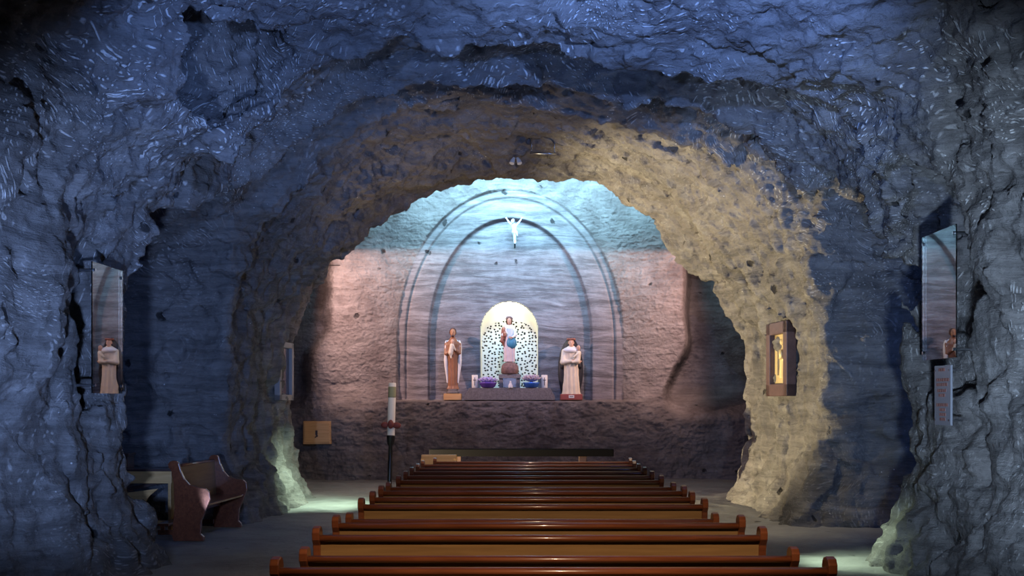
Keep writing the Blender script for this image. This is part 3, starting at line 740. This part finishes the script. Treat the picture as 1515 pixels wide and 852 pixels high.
# two cross candles
for px, lb in ((702.5, 'short white candle with a dark cross beside the purple flower bowl'), (805.5, 'short white candle with a dark cross beside the blue flower bowl')):
    cy = 27.27; cx = (px - CX) * cy / F
    t = empty('candle', (cx, cy, ST)); tag(t, lb, 'candle', 'short cross candles on the plinth')
    bm = bmesh.new(); lathe(bm, [(.07, 0), (.074, .01), (.074, .29), (.068, .305), (.03, .30)], n=24); link('wax_body', bm, M['wax'], t, True)
    bm = bmesh.new(); tube(bm, [(0, 0, .30), (.002, 0, .325)], .004, 6); link('wick', bm, M['black_metal'], t)
    bm = bmesh.new(); box(bm, (0, -.073, .15), (.016, .012, .19), .002); box(bm, (0, -.072, .185), (.07, .012, .016), .002); link('cross', bm, M['dark_wood'], t)
# two flower bowls lit inside
M['purple'] = plain('purple_foil', (0.16, 0.08, 0.42), 0.3, 0.3)
M['petal'] = plain('lilac_petals', (0.50, 0.42, 0.72), 0.5)
M['blue_foil'] = plain('blue_foil', (0.05, 0.16, 0.55), 0.3, 0.3)
M['petal_pink'] = plain('pink_grey_petals', (0.55, 0.45, 0.52), 0.5)
M['glow'] = plain('glowing_blue_heart', (0.5, 0.7, 1.0), 0.4, emit=1.6, ecol=(0.35, 0.6, 1.0))
def bowl(px, lb, foil, petal, w_, rows):
    cy = 27.24; cx = (px - CX) * cy / F
    t = empty('flower_bowl', (cx, cy, ST)); tag(t, lb, 'flower bowl')
    bm = bmesh.new(); lathe(bm, [(.12, 0), (.16, .02), (w_ * .92, .10), (w_, .13), (w_ * .9, .12), (.1, .05)], n=28, fn=lambda r, z, a: r * (1 + .04 * math.sin(a * 9) * (z > .05)))
    link('bowl', bm, foil, t, True)
    for k, (rr, z0, n_) in enumerate(rows):
        bm = bmesh.new()
        for i in range(n_):
            a = 2 * math.pi * i / n_ + k * .4; ca, sa = math.cos(a), math.sin(a)
            pts = []
            for u in np.linspace(0, 1, 6):
                row = []
                for v_ in np.linspace(-1, 1, 5):
                    wd = .06 * math.sin(math.pi * (.15 + .8 * u)) * v_
                    r_ = .02 + rr * u; z = z0 + .09 * u ** 1.5 - .03 * v_ * v_ * -1 * u
                    row.append(bm.verts.new((r_ * ca - wd * sa, r_ * sa + wd * ca, z)))
                pts.append(row)
            for p, q in zip(pts, pts[1:]):
                for j in range(4): bm.faces.new((p[j], p[j + 1], q[j + 1], q[j]))
        o = link('petals', bm, petal, t, True); md = o.modifiers.new('thick', 'SOLIDIFY'); md.thickness = .004
    bm = bmesh.new(); bmesh.ops.create_icosphere(bm, subdivisions=3, radius=.065)
    for v in bm.verts: v.co.z *= .7; v.co.z += .19
    link('light', bm, M['glow'], t, True)
bowl(722, 'round purple bowl of lilac flowers lit from inside, left on the plinth', M['purple'], M['petal'], .215, ((.22, .10, 10), (.17, .13, 9), (.10, .15, 7)))
bowl(786, 'blue bowl of pale flowers lit from inside, right on the plinth', M['blue_foil'], M['petal_pink'], .20, ((.21, .14, 10), (.17, .18, 9), (.12, .2, 7)))
# glass lantern between them with a small white figure
cy = 27.2; cx = (754 - CX) * cy / F
M['lantern_glass'] = plain('pale_blue_glass', (0.25, 0.32, 0.42), 0.1, spec=0.8)
t = empty('glass_block', (cx, cy, ST)); tag(t, 'small square bluish glass block in front of the stone stand', 'glass block')
bm = bmesh.new(); box(bm, (0, 0, .115), (.32, .08, .225), .012); link('glass', bm, M['lantern_glass'], t)
bm = bmesh.new(); tube(bm, [(-.15, -.043, .01), (-.15, -.043, .22), (.15, -.043, .22), (.15, -.043, .01), (-.15, -.043, .01)], .006, 6); link('rim', bm, M['chrome'], t)
def f(X, Y, Z): return smin(robe(X, Y, Z, [(0, .05), (.06, .045), (.11, .025), (.13, .012)], 6, .004), elp(X, Y, Z, (0, 0, .135), (.022, .022, .027)), .01)
o = sculpt('figurine', f, (-.07, -.06, -.01), (.07, .06, .18), .005, M['white_paint'], None, (cx + .02, cy - .1, ST)); tag(o, 'tiny white figurine in front of the glass block', 'figurine')

# crucified figure on the crown of the inner arch
cy = 27.30; c0 = P(760.5, 360, cy)
M['silver'] = plain('pale_silvered_figure', (0.72, 0.74, 0.76), 0.35, 0.2)
def f(X, Y, Z):
    d = cap(X, Y, Z, (0.02, 0, .06), (.01, -.02, .27), .03, .045)                      # legs together
    d = smin(d, cap(X, Y, Z, (.01, -.02, .27), (-.0, 0, .40), .052, .075), .03)        # trunk
    for q in (-1, 1):
        d = smin(d, cap(X, Y, Z, (.06 * q, 0, .43), (.12 * q, -.01, .50), .028, .024), .02)
        d = smin(d, cap(X, Y, Z, (.12 * q, -.01, .50), (.17 * q, .0, .575), .023, .016), .012)
        d = smin(d, elp(X, Y, Z, (.185 * q, -.01, .60), (.028, .012, .018)), .01)
        d = smin(d, cap(X, Y, Z, (.02 + .012 * q, 0, .07), (.02 + .012 * q, -.05, .0), .02, .014), .01)
    return d
st = empty('crucifix_figure', (c0.x, cy, c0.z)); tag(st, 'small pale crucified figure with raised arms at the crown of the inner carved arch', 'crucifix figure')
sculpt('body', f, (-.3, -.12, -.04), (.3, .12, .62), .008, M['silver'], st)
sculpt('head', head_fn((-.03, -.05, .52), .55, .2, -.35), (-.12, -.14, .42), (.06, .04, .6), .006, M['silver'], st)
def f(X, Y, Z): return smin(elp(X, Y, Z, (.01, -.015, .27), (.065, .06, .05)), cap(X, Y, Z, (.06, -.03, .27), (.08, -.04, .18), .02, .01), .02)
sculpt('loincloth', f, (-.1, -.1, .15), (.12, .08, .34), .006, M['white_paint'], st)
bm = bmesh.new(); tube(bm, [(.02, 0, -.02), (.015, .24, -.02)], .012, 8); tube(bm, [(.02, -.01, -.12), (.02, -.01, .0)], .018, 8); link('mounting_peg', bm, M['black_metal'], st)

# ------------------------------------------------------------------ furniture
END = [(0.02, 0), (0.40, 0), (0.40, .05), (0.36, .09), (0.37, .25), (0.44, .42), (0.48, .52), (0.47, .60), (0.42, .645), (0.32, .66), (0.22, .69),
       (0.155, .76), (0.11, .86), (0.085, .95), (0.06, .975), (0.02, .985), (-0.025, .975), (-0.05, .945), (-0.045, .90), (-0.01, .86), (0.02, .70), (0.03, .40), (0.0, .09), (0.0, .05)]
def bench(W, mat=None, panel=None, name='pew'):
    mat = mat or M['pew']; panel = panel or M['pew_panel']
    t = empty(name, (0, 0, 0))
    for q in (-1, 1):
        bm = bmesh.new(); prism(bm, END, .05, 'yz', (W / 2 - .05) if q > 0 else -W / 2, .008); link('end_panel', bm, mat, t, False)
    bm = bmesh.new(); prism(bm, [(.035, .40), (.055, .40), (.03, .895), (.008, .895)], W - .1, 'yz', -W / 2 + .05); link('backrest', bm, panel, t)
    bm = bmesh.new()
    prof = [(-.045 + .03 * math.cos(a) if False else .0 + .034 * math.cos(a), .905 + .024 * math.sin(a)) for a in np.linspace(0, 2 * math.pi, 17)[:-1]]
    prism(bm, prof, W - .02, 'yz', -W / 2 + .01); link('top_rail', bm, mat, t, True)
    bm = bmesh.new(); box(bm, (0, .24, .435), (W - .1, .38, .03), .008); link('seat', bm, mat, t)
    bm = bmesh.new(); box(bm, (0, .10, .36), (W - .1, .025, .12), .003); link('seat_rail', bm, mat, t)
    bm = bmesh.new(); box(bm, (0, -.17, .18), (W - .3, .15, .035), .01); kb = link('kneeler', bm, mat, t)
    for q in (-1, 1):
        bm = bmesh.new(); box(bm, (q * (W / 2 - .16), -.09, .09), (.04, .28, .06), .004); box(bm, (q * (W / 2 - .16), -.17, .12), (.04, .05, .1), .004); link('kneeler_bracket', bm, mat, kb)
    return t
def copy_tree(o, parent=None):
    c = o.copy(); COL.objects.link(c)
    if parent is not None: c.parent = parent
    for ch in o.children: copy_tree(ch, c)
    return c
rows = [(360, 1296, 5.42, 1), (401, 1236, 6.11, 1), (444, 1181, 6.92, .95), (463, 1134, 7.60, 1), (492, 1102, 8.36, 1), (512, 1063, 9.26, .93),
        (530, 1047, 9.86, 1), (547, 1028, 10.6, 1), (560, 1016, 11.35, 1), (571, 1000, 12.1, .98), (586, 982, 12.9, 1), (597, 968, 13.7, 1), (606, 957, 14.5, 1),
        (615, 948, 15.3, 1), (623, 941, 16.1, 1), (641, 935, 16.9, 1)]
ordn = ['nearest row, only the scrolled tops of its ends in view', 'second row from the camera, its warm rail right across the bottom edge', 'third row from the camera, lower than the rows around it',
        'fourth row from the camera, honey-brown back panel lit', 'fifth row from the camera, reddish rail', 'sixth row from the camera, low and dark with narrow ends',
        'seventh row from the camera, olive-brown back panel', 'eighth row from the camera', 'ninth row from the camera', 'tenth row from the camera, slightly low',
        'sixth row before the altar wall end of the block', 'sixth-last row of the block', 'fifth-last row of the block', 'fourth-last row of the block', 'third-last row of the block', 'farthest row before the dark altar rail']
ordn[10] = 'eleventh row from the camera'; ordn[11] = 'fifth row back from the front of the block'; ordn[12] = 'fourth row back from the front of the block'
ordn[13] = 'third row back from the front of the block'; ordn[14] = 'second row back from the front of the block'
proto = bench(3.0)
for i, (xl, xr, d, hz) in enumerate(rows):
    o = proto if i == 0 else copy_tree(proto)
    o.location = (((xl + xr) / 2 - CX) * d / F, d, floor_z(np.float32(0), np.float32(d)) * 0 - .01)
    o.scale = ((xr - xl) * d / F / 3.0, 1, hz)
    tag(o, 'varnished red-brown pew, ' + ordn[i], 'pew', 'pews in rows facing the altar')

# the loose pew in the left gallery, and the pale ones behind it
o = bench(1.7); o.location = (-4.47, 15.76, -.01); o.rotation_euler = (0, 0, math.radians(-93)); o.scale = (1, 1.05, 1.06)
tag(o, 'purplish-brown pew standing sideways at the mouth of the left gallery', 'pew')
d = 15.7; c0 = P(226, 790, d)
t = empty('kneeling_desk', (c0.x - .27, d + .1, 0)); tag(t, 'pale pine kneeling desk behind the purplish pew in the left gallery', 'desk')
bm = bmesh.new(); box(bm, (0, 0, .76), (1.0, .035, .17), .006); link('front_board', bm, M['pine'], t)
bm = bmesh.new(); box(bm, (0, .14, .855), (1.02, .32, .03), .006); link('desk_top', bm, M['dark_wood'], t)
bm = bmesh.new(); box(bm, (0, .02, .62), (1.0, .03, .05), .004, Matrix.Rotation(math.radians(-12), 4, 'Y')); link('cross_bar', bm, M['dark_wood'], t)
arc = [(-.45, .10), (.18, .10)] + [(.42 - .30 * math.cos(u), .34 + .26 * math.sin(u)) for u in np.linspace(-.6, .9, 9)] + [(.30, .60), (-.45, .50)]
bm = bmesh.new(); prism(bm, arc, .03, 'xz', .03); link('lower_panel', bm, M['pine'], t)
bm = bmesh.new(); box(bm, (0, -.02, .14), (1.0, .1, .05), .006); link('foot_rail', bm, M['pine'], t)
for q in (-1, 1):
    bm = bmesh.new(); box(bm, (.47 * q, .14, .42), (.04, .3, .84), .006); link('side_panel', bm, M['pine'], t)
t = empty('wooden_crate', (-5.85, 16.55, 0)); tag(t, 'dark brown wooden box standing behind the pale kneeling desk in the left gallery', 'box')
bm = bmesh.new(); box(bm, (0, 0, .52), (.5, .3, 1.0), .01); link('body', bm, M['dark_wood'], t)
bm = bmesh.new(); box(bm, (0, 0, 1.04), (.54, .34, .04), .008); link('lid', bm, M['dark_wood'], t)

# dark altar rail bench beyond the last pew
d = 21.0; c0 = P(771.5, 664, d)
t = empty('communion_bench', (c0.x, d, 0)); tag(t, 'long black bench rail on posts between the pews and the altar wall', 'bench')
L_ = 271 * d / F
bm = bmesh.new(); box(bm, (0, 0, c0.z - .065), (L_, .35, .13), .01); link('top', bm, M['ebony'], t)
for px in (677, 862):
    x = (px - CX) * d / F - c0.x
    bm = bmesh.new(); box(bm, (x, 0, (c0.z - .13) / 2), (.14, .2, c0.z - .13), .01); link('leg', bm, M['dark_wood'], t)
# pale kneeler left behind the last pew
d = 18.4; c0 = P(646, 675, d)
t = empty('kneeler_bench', (c0.x + .02, d, 0)); tag(t, 'short pale pine kneeling bench just beyond the last pews at left', 'bench')
bm = bmesh.new(); box(bm, (.02, 0, c0.z - .05), (.56, .16, .15), .008); link('top', bm, M['pine'], t)
for q in (-1, 1):
    bm = bmesh.new(); prism(bm, [(-.18, 0), (.16, 0), (.12, c0.z - .02), (-.02, c0.z), (-.12, c0.z - .06), (-.1, .3)], .05, 'yz', q * .26 - .025 + .02, .006); link('end_panel', bm, M['pine'], t)
bm = bmesh.new(); box(bm, (.02, -.2, .2), (.5, .16, .04), .008); link('knee_board', bm, M['pine'], t)

# tall paschal candle on its stand
d = 23.2; b0 = P(576, 717, d); zt = EYE + 28 * d / F
t = empty('paschal_candle', (b0.x, d, 0)); tag(t, 'tall white candle on a black stand left of the pews', 'candle'); t.rotation_euler = (0, math.radians(1.6), 0)
c1 = EYE - (645 - HY) * d / F
bm = bmesh.new(); lathe(bm, [(.075, c1), (.078, c1 + .02), (.078, zt - .02), (.07, zt), (.03, zt - .01)], n=20); link('wax_body', bm, M['wax'], t, True)
bm = bmesh.new(); lathe(bm, [(.079, c1 + .78), (.0795, c1 + .80), (.0795, zt - .10), (.079, zt - .08)], n=20); link('printed_band', bm, M['olive'], t, True)
bm = bmesh.new(); tube(bm, [(0, 0, zt - .01), (.003, 0, zt + .035)], .005, 6); link('wick', bm, M['black_metal'], t)
bm = bmesh.new(); lathe(bm, [(.22, 0), (.23, .02), (.2, .045), (.06, .07), (.045, .12), (.05, .6), (.042, .62), (.042, c1 - .2), (.07, c1 - .16), (.085, c1 - .02), (.09, c1 + .01), (.075, c1 + .02)], n=20)
link('stand', bm, M['black_metal'], t, True)
def f(X, Y, Z):
    d_ = elp(X, Y, Z, (0, -.09, 0), (.06, .05, .09))
    for q in (-1, 1): d_ = smin(d_, elp(X, Y, Z + .02, (.12 * q, -.04 - .02 * q, .0), (.085, .04, .065)), .015)
    return d_
sculpt('ribbon_bow', f, (-.24, -.17, -.13), (.24, .07, .13), .009, M['red_cloth'], t, (0, 0, c1 + .24))

# pine cabinet on the back wall, with latch
d = 26.92; c0 = P(469, 640, d); w_, h_ = 41 * d / F, 34 * d / F
t = empty('wall_cabinet', (c0.x, d, c0.z)); tag(t, 'square pale pine cabinet with a small latch low on the back wall', 'cabinet')
bm = bmesh.new(); box(bm, (0, .22, 0), (w_, .44, h_), .008); link('body', bm, M['pine'], t)
bm = bmesh.new(); box(bm, (0, -.015, 0), (w_ * .9, .03, h_ * .88), .006); dr = link('door', bm, M['pine'], t)
bm = bmesh.new(); box(bm, (-.005, -.04, .0), (.05, .015, .11), .003); box(bm, (.0, -.045, -.075), (.03, .02, .05), .003); tube(bm, [(.03, -.055, -.07), (-.04, -.055, -.11)], .012, 6); link('latch', bm, M['dark_wood'], dr)
d = 26.3; c0 = P(437, 702, d)
t = empty('wooden_block', (c0.x, d, 0)); tag(t, 'small upright brown wooden block on the floor at the left foot of the back wall', 'block')
bm = bmesh.new(); box(bm, (0, 0, .16), (.11, .12, .34), .01); link('body', bm, M['pine'], t)

# ------------------------------------------------------------------ wall pieces: they hang on short brackets off the rock
def glass_mat():
    m = bpy.data.materials.new('reflecting_glass'); m.use_nodes = True; nt = m.node_tree; L = nt.links
    nt.nodes.remove(nt.nodes['Principled BSDF']); out = nt.nodes['Material Output']
    g = nn(nt, 'ShaderNodeBsdfGlossy'); g.inputs['Roughness'].default_value = 0.01; g.inputs['Color'].default_value = (.85, .88, .92, 1)
    tr_ = nn(nt, 'ShaderNodeBsdfTransparent'); tr_.inputs['Color'].default_value = (.80, .86, .86, 1)
    fr = nn(nt, 'ShaderNodeFresnel'); fr.inputs['IOR'].default_value = 2.0
    mu = nn(nt, 'ShaderNodeMath', operation='MULTIPLY'); mu.use_clamp = True; mu.inputs[1].default_value = 1.5
    mx = nn(nt, 'ShaderNodeMixShader'); L.new(fr.outputs[0], mu.inputs[0]); L.new(mu.outputs[0], mx.inputs[0])
    L.new(tr_.outputs[0], mx.inputs[1]); L.new(g.outputs[0], mx.inputs[2]); L.new(mx.outputs[0], out.inputs['Surface'])
    return m
M['glass'] = glass_mat()
def panel_frame(a, b, zb, zt):
    """local x runs from a to b along the wall, returns root and size; local -y looks into the nave"""
    a = Vector(a); b = Vector(b)
    if (a.x > 0) == (b.y > a.y): a, b = b, a      # so that the front looks at the nave
    dv = b - a
    return (a + b) / 2, math.atan2(dv.y, dv.x), dv.length
def pane(name, lb, cat, A, B, zb, zt, ztB=None):
    mid, rz, L_ = panel_frame(A, B, zb, zt)
    t = empty(name, (mid.x, mid.y, zb), rz); tag(t, lb, cat)
    h = zt - zb
    bm = bmesh.new(); box(bm, (0, 0, h / 2), (L_, .012, h), 0); link('pane', bm, M['glass'], t)
    for sx_ in (-1, 1):
        for zz in (.08, h - .08):
            bm = bmesh.new(); tube(bm, [(sx_ * (L_ / 2 - .05), -.02, zz), (sx_ * (L_ / 2 - .05), .30, zz)], .016, 8); link('bracket', bm, M['chrome'], t)
    return t
pane('wall_showcase', 'tall clear glass front over the recess in the left wall', 'showcase', P(181, 500, 12.43), P(136, 500, 11.55), 1.885, 3.21)
pane('wall_showcase', 'tall glass front mirroring the altar wall, over the recess in the right wall', 'showcase', P(1415, 430, 11.39), P(1365, 430, 12.35), 2.24, 3.56)
# text plaque under the right pane
A, B = P(1408, 585, 11.2), P(1384, 585, 11.6)
mid, rz, L_ = panel_frame(A, B, 0, 0); zb, zt = EYE - (628 - HY) * 11.7 / F, EYE - (542 - HY) * 11.7 / F
t = empty('text_plaque', (mid.x, mid.y, zb), rz); tag(t, 'narrow grey plaque with brown lines of text below the right glass panel', 'plaque')
h_ = zt - zb
M['plaque'] = plain('grey_acrylic', (0.22, 0.22, 0.24), 0.2)
M['text'] = plain('brown_lettering', (0.22, 0.09, 0.07), 0.6)
bm = bmesh.new(); box(bm, (0, 0, h_ / 2), (L_, .02, h_), .003); link('board', bm, M['plaque'], t)
bm = bmesh.new(); rr = random.Random(3)
for fz, ww in ((.93, .45), (.76, .72), (.68, .72), (.58, .6), (.50, .45), (.34, .7), (.26, .35), (.18, .35), (.10, .3)):
    x = -ww * L_ / 2
    while x < ww * L_ / 2 - .02:
        wl = rr.choice((.02, .03, .042)); box(bm, (x + wl / 2, -.012, fz * h_), (wl, .006, .030)); x += wl + .010
link('lettering', bm, M['text'], t)
for sx_ in (-1, 1):
    for zz in (.05, h_ - .05):
        bm = bmesh.new(); tube(bm, [(sx_ * (L_ / 2 - .03), -.02, zz), (sx_ * (L_ / 2 - .03), .12, zz)], .01, 8); link('bracket', bm, M['chrome'], t)

# framed relief on the lit pillar
A, B = P(1171, 530, 18.5), P(1140, 530, 19.6)
mid, rz, L_ = panel_frame(A, B, 0, 0); dm = 19.0
zb, zt = EYE - (586 - HY) * dm / F, EYE - (476.5 - HY) * dm / F
t = empty('framed_relief', (mid.x, mid.y, zb), rz); tag(t, 'dark wooden frame with gilded mount and small golden relief on the yellow-lit pillar', 'picture')
h_ = zt - zb; fw = .2
M['frame_wood'] = plain('dark_purple_brown_frame', (0.10, 0.055, 0.05), 0.4, var=0.2, bscale=12)
bm = bmesh.new()
box(bm, (0, 0, fw / 2), (L_, .16, fw), .01); box(bm, (0, 0, h_ - fw / 2), (L_, .16, fw), .01)
for q in (-1, 1): box(bm, (q * (L_ / 2 - fw / 2), 0, h_ / 2), (fw, .16, h_), .01)
fr = link('frame', bm, M['frame_wood'], t)
bm = bmesh.new(); mw = .15; iw, ih = L_ - 2 * fw, h_ - 2 * fw
box(bm, (0, .03, fw + mw / 2), (iw, .04, mw)); box(bm, (0, .03, h_ - fw - mw / 2), (iw, .04, mw))
for q in (-1, 1): box(bm, (q * (iw / 2 - mw / 2), .03, h_ / 2), (mw, .04, ih))
link('mount', bm, M['gold'], t)
bm = bmesh.new(); box(bm, (0, .06, h_ / 2), (iw, .02, ih)); link('backing', bm, M['dark_wood'], t)
def f(X, Y, Z):
    d_ = robe(X, Y, Z, [(-.32, .14), (-.1, .12), (.1, .12), (.2, .06), (.24, .03)], 7, .012, .5, .5)
    d_ = smin(d_, elp(X, Y, Z, (0, -.02, .29), (.05, .045, .06)), .02)
    d_ = smin(d_, cap(X, Y, Z, (-.1, -.02, .14), (.02, -.07, .02), .035, .025), .02)
    return smin(d_, elp(X, Y, Z, (.06, -.06, .08), (.05, .04, .08)), .02)
sculpt('relief_figure', f, (-.25, -.13, -.34), (.25, .09, .38), .012, M['gold'], t, (0, .05, h_ / 2))
bm = bmesh.new(); box(bm, (0, .3, h_ / 2), (.5, .5, .5)); link('wall_mount', bm, M['dark_wood'], t)

# grey framed panel on the left inner pillar
mid, rz, L_ = panel_frame(P(431, 553, 21.3), P(410, 553, 20.4), 0, 0)
zb, zt = EYE - (592 - HY) * 21 / F, EYE - (507 - HY) * 21 / F; h_ = zt - zb
t = empty('framed_picture', (mid.x, mid.y, zb), rz); tag(t, 'grey framed glass panel on the dark left inner pillar', 'picture')
M['grey_frame'] = plain('grey_frame', (0.30, 0.27, 0.26), 0.5)
bm = bmesh.new(); box(bm, (0, 0, .05), (L_, .1, .1), .008); box(bm, (0, 0, h_ - .05), (L_, .1, .1), .008)
for q in (-1, 1): box(bm, (q * (L_ / 2 - .06), 0, h_ / 2), (.12, .1, h_), .008)
link('frame', bm, M['grey_frame'], t)
bm = bmesh.new(); box(bm, (0, .02, h_ / 2), (L_ - .2, .02, h_ - .16)); link('picture', bm, plain('dark_blue_picture', (0.05, 0.06, 0.10), 0.15), t)
bm = bmesh.new(); box(bm, (0, .25, h_ / 2), (.4, .45, .4)); link('wall_mount', bm, M['dark_wood'], t)

# small fitting and conduit under the crown of the inner arch
c0 = P(763, 235, 20.4)
t = empty('spotlight', c0); tag(t, 'tiny pale twin spotlight under the crown of the inner arch', 'light')
bm = bmesh.new(); tube(bm, [(0, 0, 0), (0, 0, .45)], .014, 8); link('stem', bm, M['chrome'], t)
for q in (-1, 1):
    bm = bmesh.new(); tube(bm, [(.03 * q, 0, .02), (.055 * q, -.02, -.04), (.07 * q, -.04, -.09)], [.022, .04, .045], 12); link('lamp_head', bm, M['white_paint'], t)
c0 = P(812, 227, 20.0)
bm = bmesh.new(); tube(bm, [(-.33, 0, .01), (0, 0, .0), (.12, 0, -.01)], .022, 8); tube(bm, [(.1, 0, -.01), (.1, .02, .35)], .01, 6); tube(bm, [(-.3, 0, .01), (-.3, .02, .35)], .01, 6)
o = link('conduit', bm, M['chrome'], None, True, c0); tag(o, 'short thin grey conduit hanging below the crown of the inner arch', 'pipe')

# unseen floodlights behind the jambs of the inner arch, with plates added to cut their light, and small spots on the floor
def flood(loc, tx, lb, top=.088, fwd=.40):
    t = empty('flood_light', loc); tag(t, lb, 'light')
    bm = bmesh.new(); box(bm, (0, fwd / 2 - .06, top + .006), (1.6, fwd + .12, .012)); link('cutoff_plate', bm, M['black_metal'], t)  # unseen plate added to cut the warm light off above
    bm = bmesh.new(); box(bm, (0, .015, -.11), (1.6, .09, .01)); link('cutoff_flap', bm, M['black_metal'], t)  # unseen flap added to keep the warm light off the lower wall
    bm = bmesh.new(); box(bm, (0, -.12, 0), (.3, .10, .2), .01); link('housing', bm, M['black_metal'], t)
    bm = bmesh.new(); tube(bm, [(0, -.12, .1), (0, -.12, .3), (0, -.3, 1.6)], .02, 8); link('bracket', bm, M['black_metal'], t)
flood(FLOODS[0], 1, 'black floodlight out of sight behind the left side of the inner arch, plates added to cut its light')
flood(FLOODS[1], -1, 'black floodlight out of sight behind the right side of the inner arch, plates added to cut its light')
